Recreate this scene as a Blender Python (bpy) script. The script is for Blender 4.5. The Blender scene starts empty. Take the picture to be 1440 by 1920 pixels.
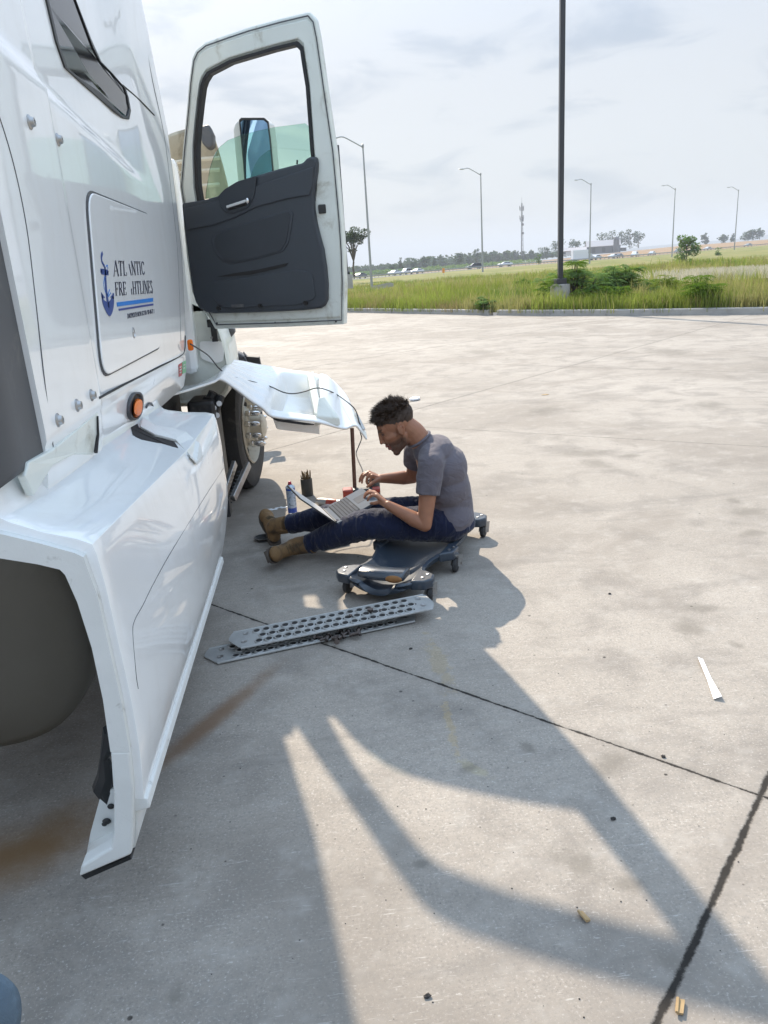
import bpy, bmesh, math, random
import numpy as np
from mathutils import Vector, Matrix, noise as mn
random.seed(7); rng = np.random.default_rng(7)
S = bpy.context.scene
COL = S.collection
# ------------------------------------------------------------------ camera
FPX = 1420.0; CAMH = 1.6
def _n(v): v = np.array(v, float); return v/np.linalg.norm(v)
_down = _n([290, 4440, FPX]); _y = _n([-145, -445, FPX]); _y = _n(_y-_y.dot(_down)*_down)
_up = -_down; _x = np.cross(_y, _up)
RM = np.array([_x, _y, _up]); CP = np.array([0, 0, CAMH])
cam = bpy.data.objects.new('camera', bpy.data.cameras.new('camera')); COL.objects.link(cam)
cam.data.sensor_fit = 'VERTICAL'; cam.data.sensor_height = 36; cam.data.lens = FPX/1920*36
cam.data.clip_start = .05; cam.data.clip_end = 20000
_c = RM@np.array([[1, 0, 0], [0, -1, 0], [0, 0, -1]]).T
cam.matrix_world = Matrix([[*_c[0], 0], [*_c[1], 0], [*_c[2], CAMH], [0, 0, 0, 1]])
S.camera = cam
# ------------------------------------------------------------------ light
SUN_AZ, SUN_EL = 11.2, 38.3      # degrees from +Y towards -X, above the horizon
w = bpy.data.worlds.new('World'); S.world = w; w.use_nodes = True
SKY_STRENGTH = 0.10
SUN_STRENGTH = 4.9
S.view_settings.view_transform = 'Standard'; S.view_settings.look = 'None'
S.view_settings.exposure = 0.72; S.view_settings.gamma = 1
_a, _e = math.radians(SUN_AZ), math.radians(SUN_EL)
SUNV = Vector((-math.sin(_a)*math.cos(_e), math.cos(_a)*math.cos(_e), math.sin(_e)))
sl = bpy.data.lights.new('sun', 'SUN'); sl.energy = SUN_STRENGTH; sl.angle = math.radians(.53); sl.color = (1, .87, .70)
so = bpy.data.objects.new('sun', sl); COL.objects.link(so); so.rotation_euler = SUNV.to_track_quat('Z', 'Y').to_euler()

# ------------------------------------------------------------------ node helper
class T:
    def __init__(s, tree): s.t = tree; s.n = tree.nodes; s.l = tree.links
    def put(s, sock, v):
        if isinstance(v, bpy.types.NodeSocket): s.l.new(v, sock)
        elif v is not None:
            if isinstance(v, (tuple, list)) and len(v) == 3 and sock.type == 'RGBA': v = (*v, 1)
            sock.default_value = v
    def m(s, op, a, b=None, c=None, clamp=False):
        n = s.n.new('ShaderNodeMath'); n.operation = op; n.use_clamp = clamp
        for i, v in enumerate((a, b, c)):
            if v is not None: s.put(n.inputs[i], v)
        return n.outputs[0]
    def noise(s, vec, scale, detail=3, rough=.55, dist=0):
        n = s.n.new('ShaderNodeTexNoise'); s.put(n.inputs['Vector'], vec); n.inputs['Scale'].default_value = scale
        n.inputs['Detail'].default_value = detail; n.inputs['Roughness'].default_value = rough; n.inputs['Distortion'].default_value = dist
        return n.outputs['Fac']
    def vor(s, vec, scale, out='Distance'):
        n = s.n.new('ShaderNodeTexVoronoi'); s.put(n.inputs['Vector'], vec); n.inputs['Scale'].default_value = scale
        return n.outputs[out]
    def ss(s, v, lo, hi, a=0., b=1.):
        n = s.n.new('ShaderNodeMapRange'); n.interpolation_type = 'SMOOTHSTEP'
        s.put(n.inputs[0], v); n.inputs[1].default_value = lo; n.inputs[2].default_value = hi
        n.inputs[3].default_value = a; n.inputs[4].default_value = b
        return n.outputs[0]
    def mix(s, f, a, b, blend='MIX'):
        n = s.n.new('ShaderNodeMix'); n.data_type = 'RGBA'; n.blend_type = blend
        s.put(n.inputs[0], f); s.put(n.inputs[6], a); s.put(n.inputs[7], b); return n.outputs[2]
    def xyz(s, v):
        n = s.n.new('ShaderNodeSeparateXYZ'); s.put(n.inputs[0], v); return n.outputs
    def pos(s): return s.n.new('ShaderNodeNewGeometry').outputs['Position']
    def obj(s): return s.n.new('ShaderNodeTexCoord').outputs['Object']
    def vm(s, op, a, b):
        n = s.n.new('ShaderNodeVectorMath'); n.operation = op; s.put(n.inputs[0], a); s.put(n.inputs[1], b); return n.outputs[0]
    def bump(s, h, strength, dist=.01):
        n = s.n.new('ShaderNodeBump'); s.put(n.inputs['Height'], h); n.inputs['Strength'].default_value = strength; n.inputs['Distance'].default_value = dist
        return n.outputs[0]
def newmat(name):
    m = bpy.data.materials.new(name); m.use_nodes = True; m.node_tree.nodes.clear(); return m, T(m.node_tree)
def finish(t, shader):
    o = t.n.new('ShaderNodeOutputMaterial'); t.l.new(shader, o.inputs['Surface'])
def bsdf(t, color, rough=.5, metal=0, normal=None, coat=0, spec=.5, **kw):
    b = t.n.new('ShaderNodeBsdfPrincipled')
    t.put(b.inputs['Base Color'], color); t.put(b.inputs['Roughness'], rough); t.put(b.inputs['Metallic'], metal)
    if normal is not None: t.put(b.inputs['Normal'], normal)
    b.inputs['Coat Weight'].default_value = coat; b.inputs['Coat Roughness'].default_value = .03
    b.inputs['Specular IOR Level'].default_value = spec
    for k, v in kw.items(): t.put(b.inputs[k.replace('_', ' ')], v)
    return b.outputs[0]
def simple(name, col, rough=.5, metal=0, coat=0, var=.12, scale=8, bump=0, bscale=60, spec=.5, dirt=None, dirts=5, dlo=.55, dhi=.75):
    """base colour with soft mottling, optional dirt patches and bump"""
    m, t = newmat(name); p = t.obj()
    n = t.noise(p, scale, 4)
    c = t.mix(n, tuple(x*(1-var) for x in col), tuple(min(1, x*(1+var)) for x in col))
    if dirt:
        c = t.mix(t.ss(t.noise(p, dirts, 5, .65, .6), dlo, dhi), c, dirt)
    r = t.m('ADD', rough, t.m('MULTIPLY', t.m('SUBTRACT', n, .5), .15), clamp=True)
    nn = t.bump(t.noise(p, bscale, 3), bump) if bump else None
    finish(t, bsdf(t, c, r, metal, nn, coat, spec)); return m
M = {}
m, t = newmat('white_paint'); M['white'] = m; p = t.obj(); d_ = t.noise(t.vm('MULTIPLY', p, (3, 3, 1.2)), 2.2, 5, .65, .5); sp = t.noise(p, 240, 2, .5)
c = t.mix(t.m('MULTIPLY', t.ss(d_, .45, .75), .35), (.87, .885, .885), (.72, .71, .68)); c = t.mix(t.ss(sp, .74, .80, 0, .5), c, (.35, .32, .28))
finish(t, bsdf(t, c, t.m('ADD', .2, t.m('MULTIPLY', d_, .25)), 0, t.bump(t.noise(p, 3.5, 2), .10, .02), coat=.8))
M['white_in'] = simple('white_inner_paint', (.72, .75, .70), .45, coat=.3, var=.1, scale=4, dirt=(.36, .34, .26), dirts=6, dlo=.52, dhi=.8)
M['white_flat'] = simple('white_flange', (.70, .71, .69), .6, var=.08, scale=10, dirt=(.34, .33, .30), dirts=14, dlo=.6, dhi=.8, bump=.08, bscale=120)
M['beige'] = simple('beige_inner_fibreglass', (.52, .47, .36), .7, var=.2, scale=5, dirt=(.2, .17, .12), dirts=3, dlo=.5, dhi=.75, bump=.3)
M['greyrub'] = simple('grey_rubber', (.075, .078, .085), .55, var=.12, scale=3, dirt=(.14, .135, .13), dirts=5)
M['black'] = simple('black_plastic', (.02, .021, .023), .45, var=.2)
M['blackmet'] = simple('black_chassis_metal', (.018, .018, .019), .5, var=.5, scale=12, dirt=(.09, .08, .07), dirts=9, dlo=.55, dhi=.8, bump=.4, bscale=40)
M['trim'] = simple('door_trim_plastic', (.046, .053, .064), .5, var=.1, scale=5, bump=.12, bscale=400, dirt=(.075, .075, .075), dirts=6, dlo=.6, dhi=.9)
M['trim2'] = simple('door_pocket_plastic', (.032, .037, .046), .42, var=.1, bump=.1, bscale=400)
M['steel'] = simple('worn_steel', (.42, .42, .42), .38, 1, var=.3, scale=14, dirt=(.2, .17, .14), dirts=20)
M['chrome'] = simple('bright_metal', (.7, .7, .7), .2, 1, var=.05)
M['alu'] = simple('dull_aluminium', (.36, .365, .36), .5, .45, var=.18, scale=20, dirt=(.24, .23, .21), dirts=12, bump=.15, bscale=200)
M['hole'] = simple('dark_hole', (.022, .02, .02), .8)
M['tank'] = simple('grimy_tank', (.105, .092, .072), .55, .15, var=.25, scale=1.6, dirt=(.065, .058, .047), dirts=2, bump=.05)
M['tyre'] = simple('tyre_rubber', (.028, .028, .029), .75, var=.3, scale=20, bump=.3, bscale=80, dirt=(.08, .075, .07), dirts=7)
M['rim'] = simple('cream_steel_rim', (.55, .51, .42), .45, var=.12, dirt=(.25, .2, .15), dirts=9)
M['amber'] = simple('amber_lens', (.95, .20, .015), .4, coat=0, spec=.25, var=.1, scale=30)
M['gasket'] = simple('black_rubber_gasket', (.016, .016, .018), .55)
M['rust'] = simple('rusty_steel', (.13, .065, .045), .7, .3, var=.4, scale=30)
M['cable'] = simple('black_cable', (.012, .012, .013), .5)
M['navy'] = simple('text_ink', (.012, .018, .05), .4, var=.05)
M['inkblue'] = simple('anchor_blue', (.02, .06, .25), .4, var=.1)
M['skyblue'] = simple('stripe_blue', (.015, .2, .62), .4, var=.05)
M['indigo'] = simple('stripe_indigo', (.03, .06, .28), .4, var=.05)
M['stred'] = simple('sticker_red', (.55, .06, .07), .5); M['stgreen'] = simple('sticker_green', (.2, .55, .3), .5)
def glassmat(name, tint, rough=.0, mixv=.0):
    m, t = newmat(name)
    tr = t.n.new('ShaderNodeBsdfTransparent'); tr.inputs[0].default_value = (*tint, 1)
    gl = t.n.new('ShaderNodeBsdfGlossy'); gl.inputs['Roughness'].default_value = .02
    fr = t.n.new('ShaderNodeFresnel'); fr.inputs['IOR'].default_value = 1.45
    mx = t.n.new('ShaderNodeMixShader'); t.l.new(fr.outputs[0], mx.inputs[0]); t.l.new(tr.outputs[0], mx.inputs[1]); t.l.new(gl.outputs[0], mx.inputs[2])
    finish(t, mx.outputs[0]); return m
M['glass'] = glassmat('green_tinted_glass', (.74, .88, .81))
M['darkglass'] = simple('dark_window_glass', (.012, .013, .015), .06, coat=0, var=.3, scale=2, spec=.35)
M['mirror'] = simple('mirror_glass', (.26, .42, .62), .03, 1, var=.02)  # blue of the reflected sky is put into the tint

# ------------------------------------------------------------------ pixel rays of the 1440x1920 photograph -> points in the place
def ray(u, v): return RM@_n([u-720, v-960, FPX])
def at_z(u, v, z=0.): d = ray(u, v); return Vector(CP+(z-CAMH)/d[2]*d)
def at_x(u, v, x): d = ray(u, v); return Vector(CP+x/d[0]*d)
def at_y(u, v, y): d = ray(u, v); return Vector(CP+y/d[1]*d)
def at_d(u, v, dist): d = ray(u, v); k = dist/math.hypot(d[0], d[1]); return Vector(CP+k*d)
def at_plane(u, v, p0, nrm): d = Vector(ray(u, v)); c = Vector(CP); return c+d*((Vector(p0)-c).dot(nrm)/d.dot(nrm))

# ------------------------------------------------------------------ object helpers (meshes are built in world space)
def thing(name, label, cat, loc=(0, 0, 0), group=None):
    o = bpy.data.objects.new(name, None); COL.objects.link(o); o.location = loc; o['label'] = label; o['category'] = cat
    o.empty_display_size = .1
    if group: o['group'] = group
    return o
def tag(o, label, cat, group=None, kind=None):
    o['label'] = label; o['category'] = cat
    if group: o['group'] = group
    if kind: o['kind'] = kind
    return o
def rootloc(p):
    l = Vector((0, 0, 0))
    while p is not None: l += p.location; p = p.parent
    return l
def mk(name, bm, mat, parent=None, loc=None, smooth=True, bevel=0, bseg=2, sub=0, solid=0, soff=-1, ang=35, label=None):
    if isinstance(bm, bmesh.types.BMesh):
        me = bpy.data.meshes.new(name); bmesh.ops.recalc_face_normals(bm, faces=bm.faces) if not getattr(mk, 'keep', False) else None
        bm.to_mesh(me); bm.free()
    else: me = bm
    off = rootloc(parent) if parent is not None else Vector(loc or (0, 0, 0))
    if off.length > 0: me.transform(Matrix.Translation(-off))
    o = bpy.data.objects.new(name, me); COL.objects.link(o)
    if parent is not None: o.parent = parent
    else: o.location = off
    for mm in (mat if isinstance(mat, (list, tuple)) else [mat]): me.materials.append(mm)
    if smooth:
        me.polygons.foreach_set('use_smooth', [True]*len(me.polygons))
        try: me.set_sharp_from_angle(angle=math.radians(ang))
        except Exception: pass
    if solid: s = o.modifiers.new('s', 'SOLIDIFY'); s.thickness = solid; s.offset = soff
    if bevel: b = o.modifiers.new('b', 'BEVEL'); b.width = bevel; b.segments = bseg; b.limit_method = 'ANGLE'; b.angle_limit = math.radians(30)
    if sub: s = o.modifiers.new('u', 'SUBSURF'); s.levels = sub; s.render_levels = sub
    if label: o['label'] = label
    return o
def BM(): return bmesh.new()
def box(bm, c, s, rot=None, mi=0):
    M4 = Matrix.Translation(c)@(rot.to_4x4() if rot else Matrix())@Matrix.Diagonal((*s, 1))
    r = bmesh.ops.create_cube(bm, size=1, matrix=M4)
    fs = {f for v in r['verts'] for f in v.link_faces}
    for f in fs: f.material_index = mi
def prism(bm, pts, nrm, depth, mi=0):
    """closed polygon of world points extruded along nrm*depth"""
    d = Vector(nrm).normalized()*depth
    a = [bm.verts.new(Vector(p)) for p in pts]; b = [bm.verts.new(Vector(p)+d) for p in pts]
    f1 = bm.faces.new(a); f2 = bm.faces.new(b[::-1]); fs = [f1, f2]
    n = len(pts)
    for i in range(n): fs.append(bm.faces.new([a[i], b[i], b[(i+1) % n], a[(i+1) % n]][::-1]))
    for f in fs: f.material_index = mi
def ring(bm, outer, inner, nrm, depth, mi=0):
    d = Vector(nrm).normalized()*depth; n = len(outer)
    L = [[bm.verts.new(Vector(p)) for p in outer], [bm.verts.new(Vector(p)) for p in inner],
         [bm.verts.new(Vector(p)+d) for p in inner], [bm.verts.new(Vector(p)+d) for p in outer]]
    for i in range(n):
        j = (i+1) % n
        for a, b in ((0, 1), (1, 2), (2, 3), (3, 0)):
            f = bm.faces.new([L[a][i], L[a][j], L[b][j], L[b][i]]); f.material_index = mi
def tube(bm, pts, r, seg=10, cap=True, mi=0):
    pts = [Vector(p) for p in pts]; rr = r if isinstance(r, (list, tuple)) else [r]*len(pts)
    rings = []; prevn = None
    for i, p in enumerate(pts):
        t = (pts[min(i+1, len(pts)-1)]-pts[max(i-1, 0)]).normalized()
        if prevn is None:
            a = Vector((0, 0, 1)) if abs(t.z) < .9 else Vector((1, 0, 0)); nn = t.cross(a).normalized()
        else: nn = (prevn-t*prevn.dot(t)).normalized()
        prevn = nn; b = t.cross(nn)
        rings.append([bm.verts.new(p+(nn*math.cos(k*2*math.pi/seg)+b*math.sin(k*2*math.pi/seg))*rr[i]) for k in range(seg)])
    for i in range(len(rings)-1):
        for k in range(seg):
            f = bm.faces.new([rings[i][k], rings[i][(k+1) % seg], rings[i+1][(k+1) % seg], rings[i+1][k]]); f.material_index = mi
    if cap: bm.faces.new(rings[0][::-1]).material_index = mi; bm.faces.new(rings[-1]).material_index = mi
def lathe(bm, c, axis, prof, seg=32, mi=0, up=None):
    """prof: (r, h) pairs along axis from c"""
    ax = Vector(axis).normalized(); a = Vector((0, 0, 1)) if abs(ax.z) < .9 else Vector((1, 0, 0))
    nn = ax.cross(a).normalized(); b = ax.cross(nn); c = Vector(c); rings = []
    for r, h in prof:
        if r < 1e-6: rings.append([bm.verts.new(c+ax*h)])
        else: rings.append([bm.verts.new(c+ax*h+(nn*math.cos(k*2*math.pi/seg)+b*math.sin(k*2*math.pi/seg))*r) for k in range(seg)])
    for i in range(len(rings)-1):
        A, B = rings[i], rings[i+1]
        for k in range(seg):
            k2 = (k+1) % seg
            if len(A) == 1 and len(B) == 1: continue
            if len(A) == 1: f = bm.faces.new([A[0], B[k], B[k2]])
            elif len(B) == 1: f = bm.faces.new([A[k], A[k2], B[0]])
            else: f = bm.faces.new([A[k], A[k2], B[k2], B[k]])
            f.material_index = mi
def ell(bm, c, rad, rot=None, seg=20, mi=0):
    M4 = Matrix.Translation(c)@(rot.to_4x4() if rot else Matrix())@Matrix.Diagonal((*rad, 1))
    r = bmesh.ops.create_uvsphere(bm, u_segments=seg, v_segments=max(6, seg*2//3), radius=1, matrix=M4)
    for v in r['verts']:
        for f in v.link_faces: f.material_index = mi
def grid(bm, P, mi=0, close=False):
    V = [[bm.verts.new(Vector(p)) for p in row] for row in P]
    for i in range(len(V)-1):
        for j in range(len(V[0])-1):
            bm.faces.new([V[i][j], V[i][j+1], V[i+1][j+1], V[i+1][j]]).material_index = mi
        if close: bm.faces.new([V[i][-1], V[i][0], V[i+1][0], V[i+1][-1]]).material_index = mi
    return V
def catmull(pts, n):
    pts = [Vector(p) for p in pts]; out = []
    for i in range(len(pts)-1):
        p0 = pts[max(i-1, 0)]; p1 = pts[i]; p2 = pts[i+1]; p3 = pts[min(i+2, len(pts)-1)]
        for k in range(n):
            t = k/n
            out.append(.5*((2*p1)+(p2-p0)*t+(2*p0-5*p1+4*p2-p3)*t*t+(3*p1-p0-3*p2+p3)*t**3))
    out.append(pts[-1]); return out
def roundpoly(pts, r, n=4):
    """round the corners of a closed polygon"""
    pts = [Vector(p) for p in pts]; out = []; N = len(pts)
    for i in range(N):
        a, b, c = pts[i-1], pts[i], pts[(i+1) % N]
        u = (a-b); w_ = (c-b); k = min(r, u.length*.45, w_.length*.45); p = b+u.normalized()*k; q = b+w_.normalized()*k
        for j in range(n+1):
            t = j/n; out.append(p*(1-t)**2+b*2*t*(1-t)+q*t*t)
    return out
def sstep(a, b, x): t = min(1, max(0, (x-a)/(b-a))); return t*t*(3-2*t)
def copy_tree(o, parent=None):
    c = o.copy(); COL.objects.link(c); c.parent = parent
    for ch in [x for x in list(COL.objects) if x.parent == o]: copy_tree(ch, c)
    return c
# ------------------------------------------------------------------ world shader
t = T(w.node_tree); t.n.clear()
sky = t.n.new('ShaderNodeTexSky'); sky.sky_type = 'NISHITA'; sky.sun_disc = False
sky.sun_elevation = _e; sky.sun_rotation = -_a; sky.dust_density = 1.2; sky.air_density = 1.2; sky.ozone_density = 3
tc = t.n.new('ShaderNodeTexCoord').outputs['Generated']
sx = t.xyz(tc)
zz = t.m('MAXIMUM', sx[2], .03)
cv = t.n.new('ShaderNodeCombineXYZ'); t.put(cv.inputs[0], t.m('DIVIDE', sx[0], t.m('ADD', zz, .22))); t.put(cv.inputs[1], t.m('DIVIDE', sx[1], t.m('ADD', zz, .22))); cv.inputs[2].default_value = .4
cl = t.ss(t.noise(cv.outputs[0], 1.5, 6, .55, .5), .30, .66)
dk = t.ss(t.noise(t.vm('MULTIPLY', tc, (2.2, 2.2, 7.)), 2.9, 5, .55, .5), .50, .70)
lowf = t.ss(sx[2], .16, .58, 1, .0)
fac = t.m('MAXIMUM', t.m('MULTIPLY', cl, t.m('ADD', .16, t.m('MULTIPLY', lowf, .6))), t.m('MULTIPLY', lowf, .84), clamp=True)
ccol = t.mix(dk, (4.75, 4.78, 4.85), (3.0, 3.25, 3.65))
ccol = t.mix(t.ss(sx[2], .0, .16, .22, 0), ccol, (1.6, 1.7, 1.85))
skyc = t.mix(fac, t.mix(t.ss(sx[2], .30, .62, 0, .92), sky.outputs[0], (7.3, 9.6, 12.6)), ccol)
bg = t.n.new('ShaderNodeBackground'); t.put(bg.inputs[0], skyc); bg.inputs[1].default_value = SKY_STRENGTH
wo = t.n.new('ShaderNodeOutputWorld'); t.l.new(bg.outputs[0], wo.inputs[0])

# ------------------------------------------------------------------ concrete pad
def line_nc(p, q):
    p, q = Vector(p[:2]), Vector(q[:2]); d = (q-p).normalized(); n = Vector((-d.y, d.x)); return n.x, n.y, n.dot(p)
JOINTS = [(line_nc(at_z(380, 1128), at_z(1420, 1490)), .0075, .012), (line_nc(at_z(1432, 1478), at_z(1240, 1902)), .013, .014),
          (line_nc(at_z(491, 849), at_z(1340, 610)), .007, .008), (line_nc(at_z(597, 686), at_z(727, 665)), .010, .008), (line_nc(at_z(800, 801), at_z(1440, 838)), .004, .006)]
n1 = JOINTS[0][0]; n2 = JOINTS[2][0]
for k in (2, 3, 4): JOINTS.append(((n1[0], n1[1], at_z(800, 801).xy.dot(Vector(n1[:2]))+ (k-1)*4.6*(1 if at_z(800, 801).xy.dot(Vector(n1[:2])) > n1[2] else -1)), .006, .006))
m, t = newmat('concrete'); M['concrete'] = m
p = t.pos(); s = t.xyz(p)
big = t.noise(p, .35, 4, .6); med = t.noise(p, 2.3, 5, .62, .4); fine = t.noise(p, 38, 4, .7); grit = t.noise(p, 120, 3, .75)
c = t.mix(t.ss(big, .3, .7), (.275, .245, .212), (.36, .325, .285))
c = t.mix(t.m('MULTIPLY', t.ss(med, .45, .68), .7), c, (.19, .17, .15))
c = t.mix(t.m('MULTIPLY', t.ss(fine, .42, .70), .42), c, (.20, .188, .172))
c = t.mix(t.ss(grit, .54, .68, 0, .75), c, (.17, .158, .145))
c = t.mix(t.ss(grit, .44, .32, 0, .38), c, (.66, .63, .59))
v1 = t.vor(p, 26); c = t.mix(t.ss(v1, .10, .04, 0, .28), c, (.66, .64, .6))       # pale aggregate
v2 = t.vor(t.vm('ADD', p, (3.3, 1.7, 0)), 6.5); c = t.mix(t.m('MULTIPLY', t.ss(v2, .055, .03), t.ss(med, .42, .52)), c, (.035, .03, .027))   # tar specks
v3 = t.vor(t.vm('ADD', p, (.3, 7.7, 0)), 17); c = t.mix(t.m('MULTIPLY', t.ss(v3, .07, .04), t.ss(t.noise(p, 3.1, 2), .5, .6)), c, (.07, .06, .05))
st_ = t.noise(t.vm('ADD', p, (11, 4, 0)), .55, 5, .6, .8); c = t.mix(t.m('MULTIPLY', t.ss(st_, .48, .62), .5), c, (.20, .175, .15)); mm = t.noise(t.vm('MULTIPLY', p, (.5, 1.9, 1)), 1.6, 6, .68, 1.2); c = t.mix(t.m('MULTIPLY', t.ss(mm, .5, .72), .45), c, (.175, .16, .145)); mm2 = t.noise(p, 7.5, 5, .7); c = t.mix(t.m('MULTIPLY', t.ss(mm2, .5, .75), .35), c, (.42, .395, .36))
# faint scratches
sc = t.noise(t.vm('MULTIPLY', t.vm('ADD', p, (0, 0, 0)), (14, 160, 1)), 1, 2, .5, 1.5); c = t.mix(t.ss(sc, .66, .73, 0, .25), c, (.7, .68, .64))
def blob(cx, cy, rx, ry, ang, soft=.5, nz=.5, ns=5):
    ca, sa = math.cos(ang), math.sin(ang)
    dx = t.m('SUBTRACT', s[0], cx); dy = t.m('SUBTRACT', s[1], cy)
    a = t.m('DIVIDE', t.m('ADD', t.m('MULTIPLY', dx, ca), t.m('MULTIPLY', dy, sa)), rx)
    b = t.m('DIVIDE', t.m('SUBTRACT', t.m('MULTIPLY', dy, ca), t.m('MULTIPLY', dx, sa)), ry)
    r = t.m('SQRT', t.m('ADD', t.m('MULTIPLY', a, a), t.m('MULTIPLY', b, b)))
    r = t.m('ADD', r, t.m('MULTIPLY', t.m('SUBTRACT', t.noise(p, ns, 4, .7), .5), nz*2))
    return t.ss(r, 1, 1-soft)
def stain(u0, v0, u1, v1, wd, col, amt, **k):
    global c
    a, b = at_z(u0, v0), at_z(u1, v1); mid = (a+b)/2; L = (b-a).length/2
    c = t.mix(t.m('MULTIPLY', blob(mid.x, mid.y, L, wd, math.atan2((b-a).y, (b-a).x), **k), amt), c, col)
stain(-330, 1740, 300, 1490, .23, (.17, .10, .045), .95, soft=.95, nz=.45)
stain(150, 1560, 560, 1215, .07, (.17, .10, .055), .8, soft=.9, nz=.4)
stain(800, 1190, 850, 1300, .045, (.36, .27, .12), .28, soft=.5, nz=1.6, ns=22)
stain(830, 1300, 860, 1430, .02, (.42, .30, .11), .28, soft=.6, nz=1.8, ns=26)
stain(850, 1420, 920, 1460, .03, (.42, .36, .16), .25, soft=.6, nz=1.2, ns=26)
for (u, v, r) in [(1090, 850, .25), (1400, 960, .16), (1290, 1180, .12), (1120, 870, .22), (1310, 1140, .10), (1080, 1620, .09), (1150, 1430, .09), (880, 1440, .05), (1410, 1000, .10), (1380, 940, .08), (1185, 855, .1), (990, 1400, .04), (790, 1620, .03), (1260, 1800, .05), (330, 1870, .04), (700, 1180, .05), (1385, 1210, .05), (1180, 1660, .05), (1330, 760, .3), (1020, 770, .3), (900, 660, .5), (1250, 660, .6)]:
    a = at_z(u, v); c = t.mix(t.m('MULTIPLY', blob(a.x, a.y, r*1.3, r*.8, u*.7, soft=.9, nz=.8, ns=9), .6), c, (.15, .135, .115))
rg = t.noise(p, 13, 7, .82); jm = None; rg2 = t.noise(p, 4.0, 3, .6)
for (nx, ny, cc), wd, nzv in JOINTS:
    d = t.m('ABSOLUTE', t.m('ADD', t.m('SUBTRACT', t.m('ADD', t.m('MULTIPLY', s[0], nx), t.m('MULTIPLY', s[1], ny)), cc), t.m('MULTIPLY', t.m('SUBTRACT', rg2, .5), .012)))
    d = t.m('ADD', d, t.m('MULTIPLY', t.m('SUBTRACT', rg, .5), nzv*2.4))
    jj = t.ss(d, wd, wd*.35)
    hl = t.ss(d, wd*5, wd, 0, .28); c = t.mix(hl, c, (.20, .18, .16))
    jm = jj if jm is None else t.m('MAXIMUM', jm, jj)
c = t.mix(jm, c, t.mix(rg, (.006, .005, .005), (.035, .03, .025)))
h = t.m('SUBTRACT', t.m('ADD', t.m('MULTIPLY', grit, .25), t.m('MULTIPLY', fine, .5)), t.m('MULTIPLY', jm, 3))
finish(t, bsdf(t, c, .82, 0, t.bump(h, .35, .006), spec=.3))

KERB = [(-60, 70), (-25, 56), (-8, 44), (1.75, 32.4), (4.0, 28.0), (5.75, 24.6), (6.9, 22.7), (8.6, 20.4), (10.95, 17.9), (16, 11.5), (24, 2), (30, -20), (-30, -30), (-60, 10)]
def kdist(th):
    d = Vector((math.sin(th), math.cos(th)))
    for i in range(len(KERB)):
        a, b = Vector(KERB[i]), Vector(KERB[(i+1) % len(KERB)]); e = b-a
        den = d.x*e.y-d.y*e.x
        if abs(den) < 1e-9: continue
        tt = (a.x*e.y-a.y*e.x)/den; uu = (a.x*d.y-a.y*d.x)/den
        if tt > 0 and 0 <= uu <= 1: return tt
    return 40
bm = BM(); bm.faces.new([bm.verts.new((x, y, 0)) for x, y in KERB])
pad = mk('concrete_yard', bm, M['concrete'], smooth=False); pad['kind'] = 'structure'
# kerb
M['kerb'] = simple('kerb_concrete', (.33, .315, .29), .85, var=.25, scale=3, dirt=(.17, .16, .14), dirts=2.2, bump=.4)
def kerb(pts, name='kerb'):
    bm = BM(); rows = []
    for i, p_ in enumerate(pts):
        a = Vector(pts[max(0, i-1)]); b = Vector(pts[min(len(pts)-1, i+1)]); d = (b-a).normalized(); n = Vector((-d.y, d.x)); pp = Vector(p_)
        rows.append([(*(pp+n*o), z) for o, z in ((-.02, -.02), (-.0, .15), (.03, .17), (.17, .17), (.2, .14), (.2, -.05))])
    V = grid(bm, rows); bm.faces.new(V[0]); bm.faces.new(V[-1])
    o = mk(name, bm, M['kerb'], smooth=False, bevel=.01); o['kind'] = 'structure'
gap = Vector((5.75, 24.6)).lerp(Vector((6.9, 22.7)), .12)
kerb([(-25, 56), (-8, 44), (1.75, 32.4), (4.0, 28.0), tuple(Vector((5.75, 24.6)).lerp(Vector((4, 28)), .03))])
kerb([tuple(gap), (6.9, 22.7), (8.6, 20.4), (10.95, 17.9), (16, 11.5), (24, 2)])

# ------------------------------------------------------------------ terrain beyond
def th_u(u): d = ray(u, 480); return math.atan2(d[0], d[1])
HW_U = [300, 560, 690, 850, 1000, 1100, 1190, 1270, 1330, 1440, 1600, 2000]
HW_D = [190, 200, 230, 270, 280, 280, 310, 390, 430, 480, 560, 700]
HW_V = [552, 532, 522, 508, 496.5, 489, 482, 475, 469, 459.5, 446, 415]
HW = [at_d(u, v, d) for u, v, d in zip(HW_U, HW_V, HW_D)]
HT = [math.atan2(p_.x, p_.y) for p_ in HW]
CR_V = [556, 528, 514, 503, 490, 480, 470, 461.5, 457.5, 449, 438, 408]
CD = [900]*12
CR = [at_d(u, v, 900).z for u, v in zip(HW_U, CR_V)]
def hwy(th): return float(np.interp(th, HT, HW_D)), float(np.interp(th, HT, [q.z for q in HW]))
def terr(th, d):
    dk_ = kdist(th); dh, zh = hwy(th); zc = float(np.interp(th, HT, CR))
    if d <= dk_: return .12
    if d < dh:
        f = (d-dk_)/(dh-dk_)
        z = .13+(zh-.35-.13)*sstep(0, 1, f)
        x, y = d*math.sin(th), d*math.cos(th)
        wv = mn.noise(Vector((x*.05, y*.045, 3)))*.6+mn.noise(Vector((x*.15, y*.13, 8)))*.18
        z += wv*sstep(0, .12, f)*(1-sstep(.6, .97, f))*1.0-.35*sstep(.03, .2, f)*(1-sstep(.35, .8, f))
        return z+.35*sstep(.86, .97, f)
    if d < dh+22: return zh
    if d < 900:
        f = (d-dh-22)/(900-dh-22); return zh+(zc-zh)*(.25*f+.75*sstep(0, 1, f))
    return zc-(d-900)*.012
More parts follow.
